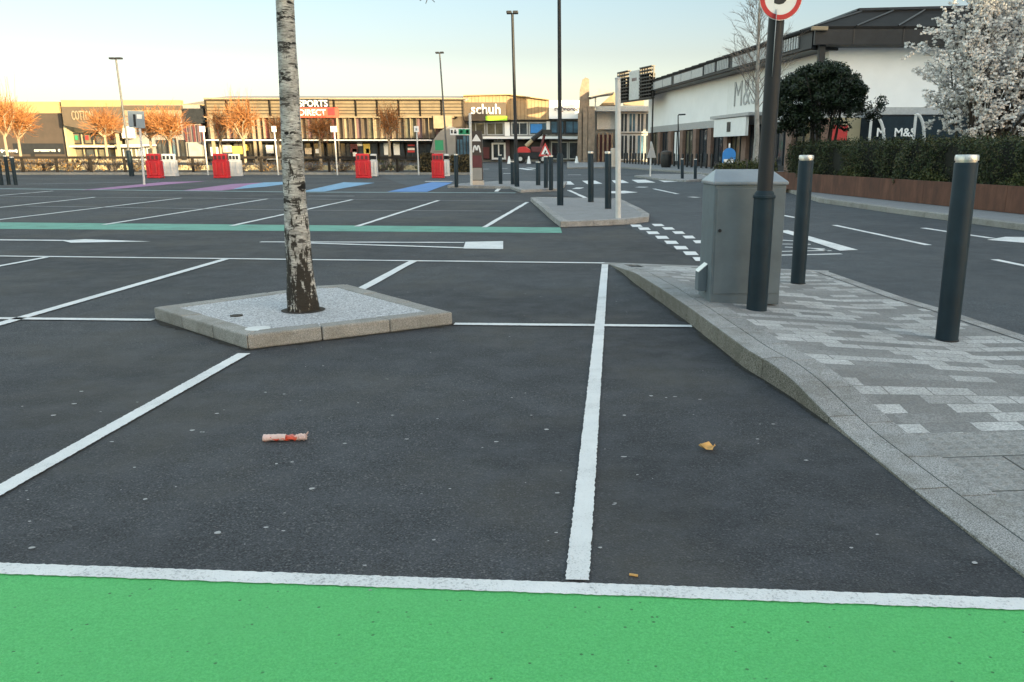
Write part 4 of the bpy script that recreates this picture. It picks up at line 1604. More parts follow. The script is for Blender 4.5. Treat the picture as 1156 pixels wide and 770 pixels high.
# ---- vase-shaped trees with orange twigs
def twig_tree(px, py_base, py_fork, x0, x1, y0, y1, y, label, m='twig_orange', limb='limb_pale', name='bare_tree', group=None, dens=1.0, z0=0.1, tr=0.085, lev=3, r_min=0.0088, tip=None):
    base = Vector((A(px, py_base, y).x, y, z0))
    root = thing(name, label, 'tree', base, 0, group)
    cx = A((x0 + x1) / 2, 150, y).x - base.x
    rx = (x1 - x0) * y / 1013 / 2
    zt_ = A(px, y0, y).z - z0
    zb_ = A(px, y1, y).z - z0
    zf = A(px, py_fork, y).z - z0
    mb = MB()
    mb.tube([(0, 0, -0.05), (jit(.03), jit(.03), zf * .5), (cx * .15, 0, zf)], [tr * 1.15, tr, tr * .85], 9)
    tips = []
    tw_ = MB()
    nl = 7
    for k in range(nl):
        a = 6.283 * k / nl + jit(.3)
        e = Vector((cx + rx * .55 * math.cos(a), rx * .55 * math.sin(a), zb_ + (zt_ - zb_) * R.uniform(.25, .5)))
        s = Vector((cx * .15, 0, zf - R.uniform(0, .25)))
        m1 = s.lerp(e, .5) + Vector((jit(.1), jit(.1), -0.05))
        mb.tube([s, m1, e], [tr * .55, tr * .42, tr * .28], 6)
        for q in range(4):
            st = m1.lerp(e, R.random())
            b2 = R.random() * 6.28
            e2 = Vector((cx + rx * .85 * math.cos(b2) * R.uniform(.4, 1), rx * .85 * math.sin(b2) * R.uniform(.4, 1), zb_ + (zt_ - zb_) * R.uniform(.2, .85)))
            e2 = st.lerp(e2, 0.7)
            mb.tube([st, st.lerp(e2, .5) + Vector((0, 0, .05)), e2], [tr * .25, tr * .2, tr * .12], 5)
            tips.append((st.lerp(e2, .5), e2))
        tips.append((m1, e))
    mb.build('trunk', limb, root, smooth=True)
    hgt = (zt_ - zb_) / 2
    mid_ = Vector((cx, 0, zb_ + hgt * .9))
    for s, e in tips:
        for _ in range(int(9 * dens)):
            st = s.lerp(e, R.random())
            u = Vector((R.gauss(0, 1), R.gauss(0, 1), R.gauss(0.35, 1))).normalized()
            tgt = Vector((mid_.x + u.x * rx, u.y * rx, mid_.z + u.z * hgt * R.uniform(.8, 1.15)))
            d = (tgt - st)
            if d.length < .05:
                continue
            ln = min(d.length, R.uniform(.5, 1.0) * rx)
            d.normalize()
            d = (d + Vector((jit(.35), jit(.35), jit(.35) + .1))).normalized()
            b_ = st + d * ln
            c_ = b_ + (d + Vector((jit(.4), jit(.4), .15 + jit(.3)))).normalized() * ln * .45
            tw_.twig(st, b_, r_min * 1.5, r_min)
            tw_.twig(b_, c_, r_min, r_min * .6)
            for _k in range(2):
                f_ = st.lerp(b_, R.uniform(.4, 1))
                tw_.twig(f_, f_ + (d + Vector((jit(.9), jit(.9), jit(.7) + .2))).normalized() * ln * R.uniform(.25, .5), r_min * .9, r_min * .5)
    if tip:
        for _ in range(34):
            st = Vector((cx + jit(rx * .7), jit(rx * .5), zb_ + hgt * R.uniform(.9, 1.6)))
            e = st + Vector((jit(.35), jit(.3), R.uniform(.9, tip)))
            tw_.twig(st, e, r_min, r_min * .4)
    tw_.build('crown', m, root)
    return root


gt = 'orange twigged trees along the planting bed'
ty = by0 + 4.5
twig_tree(11, 190, 152, -22, 30, 108, 150, ty, 'orange twigged tree at the left picture edge, tallest shoots of all', group=gt, tip=2.4)
twig_tree(25, 190, 153, 6, 46, 118, 152, ty + 1.5, 'orange twigged tree with a forked trunk before the dark shop wall', group=gt)
twig_tree(122.5, 188, 152, 97, 142, 124, 155, ty + 1, 'orange twigged tree in front of the pale lit shopfront', group=gt)
twig_tree(173, 188, 153, 150, 192, 122, 155, ty + 2, 'orange twigged tree behind the first red barrier', group=gt)
twig_tree(194.5, 188, 156, 168, 214, 121, 158, ty + .5, 'orange twigged tree behind the first white barrier', group=gt)
twig_tree(251, 188, 158, 236, 264, 114, 158, ty + 2.5, 'slender orange tree behind the second red barrier', group=gt, dens=.7)
twig_tree(278, 190, 156, 254, 294, 112, 155, ty, 'orange twigged tree right of the second white barrier', group=gt, tip=1.5)
twig_tree(363, 190, 157, 345, 380, 130, 159, ty + 1, 'orange twigged tree just right of the birch trunk', group=gt)
twig_tree(441, 190, 152, 422, 456, 112, 156, ty, 'orange twigged tree between the third and fourth barriers', group=gt, dens=.9)
twig_tree(316, 190, 156, 298, 332, 124, 158, ty + 3, 'sparse orange tree half hidden behind the birch trunk', group=gt, dens=.45)

# ---- tall bare birch by the hedge
bb_ = Vector((A(852.5, 176, 43).x, 43, .1))
br_ = thing('bare_birch', 'tall bare pale trunked tree behind the low shrubs, left of the sign post', 'tree', bb_)
tp_ = A(859, -40, 43) - bb_
mb = MB()
ax_ = [Vector((0, 0, -.05)), Vector((.03, 0, tp_.z * .2)), Vector((tp_.x * .35, 0, tp_.z * .42)), Vector((tp_.x * .7, .05, tp_.z * .7)), tp_]
mb.tube(ax_, [.15, .125, .10, .06, .015], 10)
cr_ = MB()


def along(t):
    s = t * (len(ax_) - 1)
    k = min(int(s), len(ax_) - 2)
    return ax_[k].lerp(ax_[k + 1], s - k)


for k in range(46):
    t = .40 + .6 * (k / 46) ** .9
    a = k * 2.4 + jit(.4)
    s = along(t)
    ln = (3.3 * (1 - t) + .6) * R.uniform(.75, 1.15)
    d = Vector((math.cos(a), math.sin(a), R.uniform(.9, 1.5))).normalized()
    m1 = s + d * ln * .5
    e = m1 + (d + Vector((0, 0, .35))).normalized() * ln * .5
    r0 = .030 * (1.15 - t)
    cr_.twig(s, m1, r0, r0 * .7)
    cr_.twig(m1, e, r0 * .7, .006)
    for q in range(9):
        f_ = R.uniform(.2, 1)
        st = s.lerp(m1, f_ * 2) if f_ < .5 else m1.lerp(e, f_ * 2 - 1)
        d2 = (d + Vector((jit(.8), jit(.8), jit(.35)))).normalized()
        l2 = ln * R.uniform(.2, .45)
        e2 = st + d2 * l2
        cr_.twig(st, e2, .009, .005)
        for z in range(3):
            st3 = st.lerp(e2, R.uniform(.3, 1))
            cr_.twig(st3, st3 + (d2 + Vector((jit(.9), jit(.9), jit(.4)))).normalized() * l2 * .55, .006, .0035)
mb.build('trunk', 'birch_far', br_, smooth=True)
cr_.build('crown', 'twig_grey', br_)


# ================================================================== HEDGE, PLANTER AND TREES ON THE RIGHT
# front face of the planter runs from a (far) to b (near)
pa, pb_ = G(872, 212, .12), G(1156, 242, .12)
pd = (pb_ - pa)
pd.z = 0
LP = pd.length
pd.normalize()
pe = pb_ + pd * 7.0
LT = LP + 7.0
FRP = Matrix.Translation((pa.x, pa.y, 0)) @ Matrix(((pd.x, -pd.y, 0, 0), (pd.y, pd.x, 0, 0), (0, 0, 1, 0), (0, 0, 0, 1)))
zc0 = A(1156, 211, pb_.y).z
pl_ = thing('corten_planter', 'long rusty steel planter edge under the hedge', 'planter', pa, math.atan2(pd.y, pd.x))
seg = 3.1
s = 0.0
while s < LT:
    mb = MB()
    mb.box(s + 0.003, min(s + seg, LT) - 0.003, -0.0, 0.06, 0.0, zc0 - .12)
    mb.build('panel', 'corten', pl_, bevel=0.004)
    s += seg
mb = MB()
mb.box(0.0, 0.06, 0.06, 3.2, 0.0, zc0 - .12)
mb.build('end_panel', 'corten', pl_, bevel=0.004)
mb = MB()
mb.box(0.06, LT, 0.061, 3.2, 0.0, zc0 - .20)
mb.build('soil', 'soil', pl_)
hz = A(1156, 153, pb_.y).z
hd_ = thing('hedge', 'long dark clipped hedge above the rusty planter', 'hedge', pa, math.atan2(pd.y, pd.x))
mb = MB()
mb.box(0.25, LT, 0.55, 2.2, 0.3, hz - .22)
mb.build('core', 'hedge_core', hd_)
mb = MB()
for _ in range(52000):
    xx = R.uniform(0.1, LT)
    t_ = R.random()
    bulge = 0.13 * math.sin(xx * 2.1) + 0.10 * math.sin(xx * 5.3 + 1) + .07 * math.sin(xx * 11.7)
    if t_ < 0.62:
        zz = R.uniform(zc0 - .15, hz - .12)
        yy = 0.42 + bulge + R.uniform(-.12, .12) + 0.12 * math.sin(zz * 4 + xx)
        nr = Vector((R.gauss(0, .9), -1, R.gauss(.2, .8)))
    else:
        yy = R.uniform(0.4, 2.3)
        zz = hz - .12 + 0.06 * math.sin(xx * 3.3) + .04 * math.sin(xx * 8.1) + R.gauss(0, .055)
        nr = Vector((R.gauss(0, .9), R.gauss(-.2, .8), 1))
    mb.leaf((xx, yy, zz - .12), R.uniform(.018, .04), nr, .55)
for _ in range(420):
    xx = R.uniform(.1, LT)
    yy = R.uniform(.3, 2.2)
    top_ = hz - .24 + 0.06 * math.sin(xx * 3.3)
    for q in range(9):
        mb.leaf((xx + jit(.05), yy + jit(.05), top_ + q * R.uniform(.008, .032)), R.uniform(.015, .034), None, .55)
for _ in range(2600):
    yy = R.uniform(.4, 2.3)
    mb.leaf((0.1 + jit(.12), yy, R.uniform(.3, hz - .2)), R.uniform(.018, .04), Vector((-1, R.gauss(0, .7), R.gauss(0, .7))), .55)
mb.build('foliage', 'hedge_leaf', hd_)
for k, (u, nm_) in enumerate(((2.2, 'left of the second bollard'), (5.0, 'right of the second bollard'), (9.0, 'halfway along the hedge'), (12.5, 'left of the nearest bollard'), (16.5, 'right of the nearest bollard'))):
    q = FRP @ Vector((u, 0.27, 0))
    r = thing('ground_shrub', 'low sprawling olive shrub at the foot of the hedge, ' + nm_, 'shrub', (q.x, q.y, zc0 - .1), 0, 'low shrubs at the foot of the hedge')
    mb = MB()
    for _ in range(900):
        a = R.random() * 6.28
        e = R.random() ** .6
        mb.leaf((e * .75 * math.cos(a), e * .22 * math.sin(a), R.uniform(.0, .38) * (1 - e * e * .6)), R.uniform(.018, .04))
    mb.build('foliage', 'shrub_leaf', r)
    r.rotation_euler = (0, 0, math.atan2(pd.y, pd.x))

# shrub bed at the far end of the planter
for k, (px, w_, h_) in enumerate(((815, 20, .75), (828, 24, .95), (842, 24, .9), (856, 24, 1.0), (868, 20, 1.1))):
    shrub(px, 40 + (k % 2) * 1.5 - k * 1.2, w_, h_, 'shrub_leaf', ['leftmost low green shrub beside the row of dark bollards', 'low green shrub in front of the blue board', 'low olive shrub left of the bare birch', 'low green shrub at the foot of the bare birch', 'low green shrub touching the end of the hedge'][k], 'low_shrub', 'low green shrubs near the bare birch', 1100, 20, leaf=0.045)
sbq = [G(800, 203, .12), G(880, 213.5, .12)]
mb = MB()
a_, b_ = sbq
mb.prism([(a_.x, a_.y), (b_.x - .2, b_.y), (b_.x + 2.5, b_.y + 2.5), (a_.x + 2, a_.y + 8)], 0.1, 0.2)
mb.build('shrub_bed_soil', 'soil', kind='structure')

# evergreen tree
ey = FRP @ Vector((3.0, 2.6, 0))
eyv = 30.0
ec = A(926, 120, eyv)
eb = Vector((A(930, 150, eyv).x, eyv, 0.3))
ev = thing('evergreen_tree', 'dark broad evergreen tree with several stems behind the hedge', 'tree', eb)
mb = MB()
ex = 57 * eyv / 1013
zt_, zb_ = A(926, 71, eyv).z - .3, A(926, 146, eyv).z - .3
for k in range(8):
    a = k * .785 + jit(.3)
    e = Vector((ex * .62 * math.cos(a) * R.uniform(.5, 1), ex * .6 * math.sin(a), zb_ + (zt_ - zb_) * R.uniform(.4, .7)))
    s = Vector((.12 * math.cos(a), .12 * math.sin(a), -.1))
    m1 = s.lerp(e, .5) * 1.0 + Vector((e.x * .12, e.y * .12, .1))
    mb.tube([s, m1, e], [.05, .042, .02], 7)
    for q in range(4):
        st = m1.lerp(e, R.random())
        e2 = e + Vector((jit(.7), jit(.7), jit(.5) + .2))
        mb.tube([st, e2], [.02, .008], 5)
mb.build('trunk', 'bark_dark', ev, smooth=True)
mb = MB()
clumps = []
for _ in range(400):
    a = R.random() * 6.28
    t_ = R.random() ** .85
    # wide low skirt, rounded top
    prof_ = math.sqrt(max(0.0, 1 - (max(0.0, t_ - .42) / .60) ** 2)) * (0.82 + .18 * min(1, t_ / .3))
    r2 = R.uniform(.15, 1.0) ** .5 * prof_ * (1 + .13 * math.sin(a * 5 + t_ * 9) + .10 * math.sin(a * 11 - t_ * 17)) * (1.10 if R.random() < .08 else 1.0) * (.82 if t_ < .25 else 1)
    x_ = ec.x - eb.x + ex * .93 * r2 * math.cos(a)
    if t_ < .34 and -.45 < x_ < 1.15 and R.random() < .92:
        continue
    c = Vector((x_, ex * .85 * r2 * math.sin(a), zb_ - .1 + t_ * (zt_ - zb_ - .05)))
    clumps.append((c, R.uniform(.10, .27)))
for c, rr_ in clumps:
    for _ in range(150):
        d = Vector((R.gauss(0, 1), R.gauss(0, 1), R.gauss(0, 1))).normalized()
        mb.leaf(c + d * rr_ * R.uniform(.55, 1.1), R.uniform(.028, .055), d + Vector((jit(.8), jit(.8), jit(.8))), .55)
mb.build('crown', 'holly_leaf', ev)

# blossom tree
my = 24.5
mgx = A(1106, 150, my)
mg = thing('blossom_tree', 'wide white flowering tree with many leaning stems behind the hedge', 'tree', (mgx.x, my, 0.3))
mb = MB()
ends = []
for k in range(26):
    a = 6.283 * k / 26 + jit(.3)
    ln = R.uniform(.25, 1.0)
    e = Vector((2.1 * ln * math.cos(a) + .6, 1.9 * ln * math.sin(a), R.uniform(1.5, 3.1) + 3.0 * (1 - ln) + (.9 * math.cos(a) if math.cos(a) > 0 else .7 * abs(math.cos(a)))))
    s = Vector((.22 * math.cos(a), .2 * math.sin(a), -.1))
    m1 = s.lerp(e, .45) + Vector((jit(.15), jit(.15), .35))
    mb.tube([s, s.lerp(m1, .5) + Vector((jit(.05), jit(.05), .05)), m1, e], [.055, .048, .038, .014], 7)
    for q in range(9):
        st = m1.lerp(e, R.uniform(-.15, 1))
        d = (e - m1).normalized() + Vector((jit(.9), jit(.9), R.uniform(-.15, .75)))
        e2 = st + d.normalized() * R.uniform(.45, 1.05)
        mb.tube([st, st.lerp(e2, .5) + Vector((jit(.07), jit(.07), jit(.07))), e2], [.017, .012, .006], 5)
        ends.append((st, e2)) if e2.x > -1.2 or e2.z > 1.9 else None
        for z_ in range(3):
            s3 = st.lerp(e2, R.uniform(.3, 1))
            e3 = s3 + (d.normalized() + Vector((jit(1), jit(1), R.uniform(-.2, .8)))).normalized() * R.uniform(.3, .6)
            mb.tube([s3, e3], [.008, .004], 4)
            ends.append((s3, e3)) if e3.x > -1.2 or e3.z > 1.9 else None
mb.build('trunk', 'bark_dark', mg, smooth=True)
tw2 = MB()
limb_pts = [p_ for pair in ends for p_ in pair]
cc = Vector((.55, 0, 3.05))
for _ in range(760):
    u = Vector((R.gauss(0, 1), R.gauss(0, 1), R.gauss(0.1, 1))).normalized()
    rr_ = R.uniform(.25, 1.0) ** .55
    wob = 1 + .10 * math.sin(u.x * 6 + 1) * math.sin(u.z * 5) + .08 * math.sin(u.y * 9 + u.x * 4)
    e = cc + Vector((u.x * 2.55, u.y * 2.1, u.z * (2.75 if u.z > 0 else 2.15))) * rr_ * wob
    if e.z < .9 or (e.x < -1.2 and e.z < 1.9) or (e.x < -.6 and e.z < 1.3):
        continue
    s = min(R.sample(limb_pts, 160), key=lambda q: (q - e).length)
    if (s - e).length > 1.3:
        s = e + (s - e).normalized() * 1.3
    tw2.twig(s, e, .007, .0035)
    ends.append((s.lerp(e, .35), e))
tw2.build('twig_canopy', 'bark_dark', mg)
mb = MB()
for s, e in ends:
    for _ in range(max(5, min(15, int((e - s).length * 20)))):
        c = s.lerp(e, R.uniform(.1, 1.08)) + Vector((jit(.07), jit(.07), jit(.07)))
        n0 = Vector((R.gauss(0, .6), R.gauss(0, .6) - .2, 1))
        sz = R.uniform(.028, .052)
        for p_ in range(6):
            a = p_ * 1.047 + R.random()
            d = Vector((math.cos(a), math.sin(a), .55)).normalized()
            mb.leaf(c + d * sz * .8, sz, Vector((d.x, d.y, -.6)) + n0 * .6 + Vector((jit(.3), jit(.3), jit(.3))), .5)
mb.build('crown', 'petal', mg)

# ================================================================== SHOPS
YB = 105.0


class Shop:
    """A building whose front faces the car park; parts are given as pixel rectangles on planes of constant depth."""

    def __init__(self, name, label, px, y, cat='building'):
        c = A(px, 180, y)
        self.o = thing(name, label, cat, (c.x, y, 0))
        self.y = y

    def box(self, part, m, x0, x1, y0, y1, dy=0.0, depth=0.3, parent=None, bevel=0.0, label=None, ground=False):
        y = self.y + dy
        a, b = A(x0, y0, y), A(x1, y1, y)
        mb = MB(self.o.location)
        zb = 0.0 if ground else min(a.z, b.z)
        mb.box(a.x, b.x, y, y + depth, zb, max(a.z, b.z))
        o = mb.build(part, m, parent or self.o, bevel=bevel, label=label)
        return o

    def poly(self, part, m, pts, dy=0.0, depth=0.3, parent=None):
        y = self.y + dy
        q = [A(x, yy, y) for x, yy in pts]
        mb = MB(self.o.location)
        f = [mb.p(v) for v in q]
        bk = [mb.p((v.x, v.y + depth, v.z)) for v in q]
        n = len(f)
        mb.f += [f, bk[::-1]] + [[f[k], bk[k], bk[(k + 1) % n], f[(k + 1) % n]] for k in range(n)]
        return mb.build(part, m, parent or self.o)

    def text(self, body, m, x0, x1, y0, y1, dy, parent=None, bold=0.0, part='lettering'):
        y = self.y + dy
        a, b = A(x0, y0, y), A(x1, y1, y)
        h_ = abs(a.z - b.z)
        t = text(body, part, m, parent or self.o, (0, 0, 0), h_ * 1.38, 0, 0.05, bold)
        xs = [v.co.x for v in t.data.vertices]
        ys = [v.co.y for v in t.data.vertices]
        sx = abs(b.x - a.x) / (max(xs) - min(xs))
        sz = h_ / (max(ys) - min(ys))
        t.scale = (sx, sz, 1)
        # centre the ink box on the panel
        cx_ = (min(xs) + max(xs)) / 2
        cy_ = (min(ys) + max(ys)) / 2
        t.location = Vector(((a.x + b.x) / 2 - cx_ * sx, y, (a.z + b.z) / 2 - cy_ * sz)) - self.o.location
        return t

    def window(self, x0, x1, y0, y1, dy, m='glass', frame='charcoal', fw=0.12, mull=0, label=None):
        y = self.y + dy
        a, b = A(x0, y0, y), A(x1, y1, y)
        off = self.o.location
        mb = MB(off)
        X0, X1, Z0, Z1 = a.x, b.x, min(a.z, b.z), max(a.z, b.z)
        mb.box(X0 + fw, X1 - fw, y + .06, y + .1, Z0 + fw, Z1 - fw)
        g = mb.build('window', m, self.o, label=label)
        mb = MB(off)
        mb.box(X0, X0 + fw, y, y + .14, Z0, Z1)
        mb.box(X1 - fw, X1, y, y + .14, Z0, Z1)
        mb.box(X0 + fw + .002, X1 - fw - .002, y + .002, y + .138, Z0, Z0 + fw)
        mb.box(X0 + fw + .002, X1 - fw - .002, y + .002, y + .138, Z1 - fw, Z1)
        for k in range(mull):
            xx = X0 + (X1 - X0) * (k + 1) / (mull + 1)
            mb.box(xx - fw * .35, xx + fw * .35, y + .004, y + .13, Z0 + fw + .002, Z1 - fw - .002)
        mb.build('frame', frame, g)
        return g

    def scribble(self, m, x0, x1, y0, y1, dy, parent, n=9):
        """White lettering too small to read in the photograph: a broken uneven line of strokes."""
        y = self.y + dy
        a, b = A(x0, y0, y), A(x1, y1, y)
        mb = MB(self.o.location)
        zc_, hh = (a.z + b.z) / 2, abs(a.z - b.z) / 2
        w_ = (b.x - a.x) / n
        for k in range(n):
            xx = a.x + w_ * (k + .5)
            h2 = hh * R.choice((.6, .6, .65, 1.0))
            mb.lathe  # keep shape small
            pts = [(xx + w_ * .36 * math.cos(t * .785), y, zc_ - hh * .2 + h2 * .75 * math.sin(t * .785)) for t in range(R.choice((6, 8, 9)))]
            mb.tube(pts, w_ * .13, 5)
        return mb.build('lettering', m, parent)


def gable_roof(sh, m, x0, x1, pye, pyr, dy, run, part='roof'):
    """Sheet roof rising away from the front."""
    y0 = sh.y + dy
    a, b = A(x0, pye, y0), A(x1, pye, y0)
    r = A(x0, pyr, y0 + run)
    mb = MB(sh.o.location)
    p = [(a.x, y0, a.z), (b.x, y0, b.z), (b.x, y0 + run, r.z), (a.x, y0 + run, r.z)]
    lo = [mb.p((q[0], q[1], q[2] - .25)) for q in p]
    hi = [mb.p(q) for q in p]
    mb.f += [hi, lo[::-1]] + [[lo[k], lo[(k + 1) % 4], hi[(k + 1) % 4], hi[k]] for k in range(4)]
    return mb.build(part, m, sh.o)


# ---- dark brown unit at the far left
s = Shop('dark_shop', 'dark brown flat fronted shop unit at the far left with small white lettering', 35, YB)
w0 = s.box('wall', 'brown_panel', -90, 76.5, 128.5, 181, 0, 12, ground=True)
s.box('parapet', 'umber_panel', -90, 76.8, 127.6, 129, -.06, .5)
s.box('plinth_glazing', 'glass', -88, 12, 167, 180, -.05, .05)
s.box('lettering_band', 'charcoal', 14, 73, 162, 174, -.05, .05)
s.scribble('white_sign', 38, 63, 167, 172, -.12, w0, 10)
s.scribble('white_sign', 65, 68.5, 166.5, 172, -.12, w0, 1)
s.scribble('white_sign', -2, 20, 167.5, 172.5, -.12, w0, 9)
s.box('door', 'black', 34, 40, 172, 180.5, -.06, .06)
# ---- long pale roofed hall behind
s = Shop('rear_hall', 'long hall with a pale golden sheet roof behind the dark brown unit', 60, YB + 14, 'building')
s.box('wall', 'cream_wall', -110, 232, 121, 180, 0, 16, ground=True)
s.box('upper_wall', 'roof_gold', -112, 68, 114.8, 131, -1, 1)
s.box('upper_wall', 'roof_gold', 68.2, 205, 113.0, 131, -1.1, 1)
gable_roof(s, 'roof_gold', 205, 236, 118, 113.2, -.5, 9)

# ---- unit with the brown sign panel
s = Shop('cream_shop', 'cream shopfront with a wide brown sign panel and glazed ground floor', 150, YB - 1)
s.box('wall', 'cream_wall', 76.5, 136, 121.5, 180, 2.0, 9, ground=True)
p = s.poly('sign_panel', 'umber_panel', [(69, 120.5), (136, 120.5), (136, 150), (112, 149), (72, 141.5)], -.6, .5)
s.text('COTTON', 'blind', 80, 105.5, 125, 135.5, -.68, p, 0.01)
s.box('side_wall', 'cream_wall', 73.5, 77, 142, 180, .4, 8, ground=True)
for k, (x0, x1) in enumerate(((80, 92), (93, 105), (106, 119), (120, 133))):
    s.window(x0, x1, 150, 163, 1.8, 'glass_pale' if k < 2 else 'glass', 'charcoal', .14)
s.box('canopy', 'pole_white', 77, 160, 164.5, 166.3, 0.6, 1.6)
for k, (x0, x1, m_) in enumerate(((82, 95, 'glass_pale'), (96, 108, 'glass'), (110, 120, 'glass_pale'), (121, 131, 'glass'))):
    s.window(x0, x1, 167.5, 180.5, 1.8, m_, 'charcoal', .12)
for x, m_ in ((86, 'sign_green'), (98, 'red'), (104, 'charcoal'), (126, 'maroon')):
    s.box('poster', m_, x - 2, x + 2, 153, 158, 1.72, .06)
s.box('pillar', 'cream_wall', 131, 134, 142, 180, -.2, .4, ground=True)
# ---- darker middle block with the white box
s = Shop('middle_block', 'grey middle block with pale sign box and dark upper panel left of the louvred shop', 185, YB)
s.box('wall', 'grey_wall', 136, 232, 118.5, 180, 1.0, 10, ground=True)
s.box('upper_band', 'umber_panel', 136, 206, 119, 124, .8, .3)
pan = s.box('sign_box', 'white_sign', 136, 150.5, 142, 156, -.1, .6, bevel=.03)
s.box('dark_panel', 'charcoal', 206, 231.5, 122.5, 139, .5, .6)
s.box('fascia', 'blind', 136, 206, 124.5, 131, .75, .3)
for k in range(5):
    x0 = 153 + k * 10.5
    s.window(x0, x0 + 9.5, 133, 152, .8, ('glass', 'glass_pale', 'glass', 'glass', 'glass_pale')[k], 'charcoal', .12, 1)
for k in range(5):
    s.box('red_pier' if k % 2 == 0 else 'pier', 'maroon' if k % 2 == 0 else 'mauve', 207.5 + k * 4.8, 210.5 + k * 4.8, 140.5, 160, .6, .4)
s.box('canopy', 'pole_white', 136, 172, 163, 165, -.3, 1.4)
for k in range(4):
    x0 = 138 + k * 9
    s.window(x0, x0 + 8, 166.5, 180.5, .85, ('glass', 'glass_pale', 'glass_pale', 'glass')[k], 'pole_white', .12)
s.window(176, 190, 158, 180.5, .8, 'glass', 'charcoal', .14, 1)
s.window(188.5, 201, 156, 180.5, .7, 'glass_blue', 'charcoal', .14, 1)
s.box('blank_shutter', 'concrete', 212, 229, 161, 180.5, .7, .2, ground=True)
s.window(202, 211, 158, 180.5, .75, 'glass', 'black', .14)

# ---- louvred sports shop
s = Shop('louvred_shop', 'long tan louvred shop with a red and dark sign and coloured panels under the louvres', 378, YB)
s.box('wall', 'umber_panel', 230, 524, 112.5, 180, 1.4, 14, ground=True)
gable_roof(s, 'grey_wall', 230, 526, 111.6, 108.4, 1.2, 8)
ed = s.box('eaves_trim', 'blind', 229.5, 524.5, 110.4, 112.2, -.1, 1.5)
bays = [232 + k * 24.25 for k in range(13)]
for k in range(12):
    x0, x1 = bays[k], bays[k + 1]
    if k in (4, 5) and False:
        continue
    s.box('louvre_panel', 'tan_slat', x0 + .4, x1 - .4, 113.2, 131.5, .2, .3)
for x in bays:
    s.box('louvre_post', 'fence_wood', x - .45, x + .45, 112.6, 132, -.05, .3)
s.box('lower_trim', 'blind', 230, 512, 131.6, 132.8, -.1, .8)
cols = ['mauve', 'umber_panel', 'blind', 'mauve', 'maroon', 'mauve', 'blind', 'umber_panel', 'maroon', 'blind', 'maroon', 'blind']
for k in range(40):
    x0 = 236 + k * 6.9
    m_ = R.choice(['mauve', 'umber_panel', 'maroon', 'blind', 'glass_pale', 'mauve', 'umber_panel'])
    s.box('upper_panel', m_, x0 + .3, x0 + 6.3, 133.6, 156, .5 + (k % 2) * .1, .3)
for k in range(40):
    x0 = 235.6 + k * 6.9
    s.box('fin', 'blind' if k % 3 == 0 else 'umber_panel', x0 - .25, x0 + .25, 133, 156.5, .1, .4)
s.box('canopy', 'white_panel' if 'white_panel' in M else 'white', 232, 487, 157.6, 158.8, -1.2, 2.2)
s.box('canopy_soffit', 'charcoal', 232, 487, 158.9, 160.5, -.8, 1.8)
for k in range(17):
    x0 = 233 + k * 15
    s.window(x0, x0 + 14.2, 161, 180.5, .6, 'glass', 'charcoal', .1, 1)
for (x0, x1, y0, y1, m_) in ((237, 247, 166, 176, 'white_sign'), (251, 262, 164, 172, 'poster'), (262, 274, 165, 174, 'yellow_paint'), (276, 281, 163, 170, 'yellow_paint'), (300, 309, 164, 173, 'white_sign'), (311, 321, 164, 172, 'poster'),
                             (301, 318, 177, 180, 'white_sign'), (344, 352, 167, 174, 'poster'), (356, 360, 168, 173, 'white_sign'), (395, 404, 162.5, 172, 'maroon'), (403, 409, 159.5, 165, 'white_sign'), (410, 418, 162, 174, 'yellow_paint'),
                             (413, 417, 168, 173, 'sign_green'), (398, 403, 168, 177, 'white_sign'), (433, 441.5, 161.5, 175, 'white_sign'), (444, 451.5, 161.5, 175, 'white_sign'), (446, 451, 157.5, 162, 'yellow_paint'), (460, 468, 157.8, 160.5, 'white_sign'),
                             (460, 468, 163, 165, 'red'), (460, 468, 167, 169.5, 'white_sign'), (460, 468, 170, 172, 'red')):
    s.box('poster', m_, x0, x1, y0, y1, .5, .06)
for x in (240, 287, 293, 333, 382):
    s.box('flagpole' if False else 'column', 'blind', x - .9, x + .9, 133, 181, -1.0, .25, ground=True)
sp1 = s.box('sign_panel', 'charcoal', 335, 371, 111.5, 122, -.35, .4)
s.text('SPORTS', 'white_sign', 337, 370, 113, 120.5, -.46, sp1, 0.012)
sp2 = s.box('sign_panel_red', plain('sign_orange_red', (0.62, 0.085, 0.05), .5, 0, .06, 1), 335, 381.5, 121.6, 132.8, -.42, .5)
s.text('DIRECT', 'white_sign', 337.5, 368, 123.5, 130.5, -.52, sp2, 0.01)
s.box('red_arrow', 'red', 370, 378, 121.8, 130, -.5, .1, parent=sp2)
s.box('pale_box', 'blind', 489, 510, 130.5, 145, -.3, .6)
# grey angular entrance with green screen
s.poly('entrance_hood', 'grey_wall', [(484, 180), (489, 158), (497, 148), (507, 142), (514, 144), (514, 180)], -.9, .8)
gw = s.window(489.5, 502, 157, 171, -1.05, 'sign_green', 'grey_wall', .12)
s.window(514.5, 531, 152, 181, -.2, 'glass_blue', 'charcoal', .14, 3)

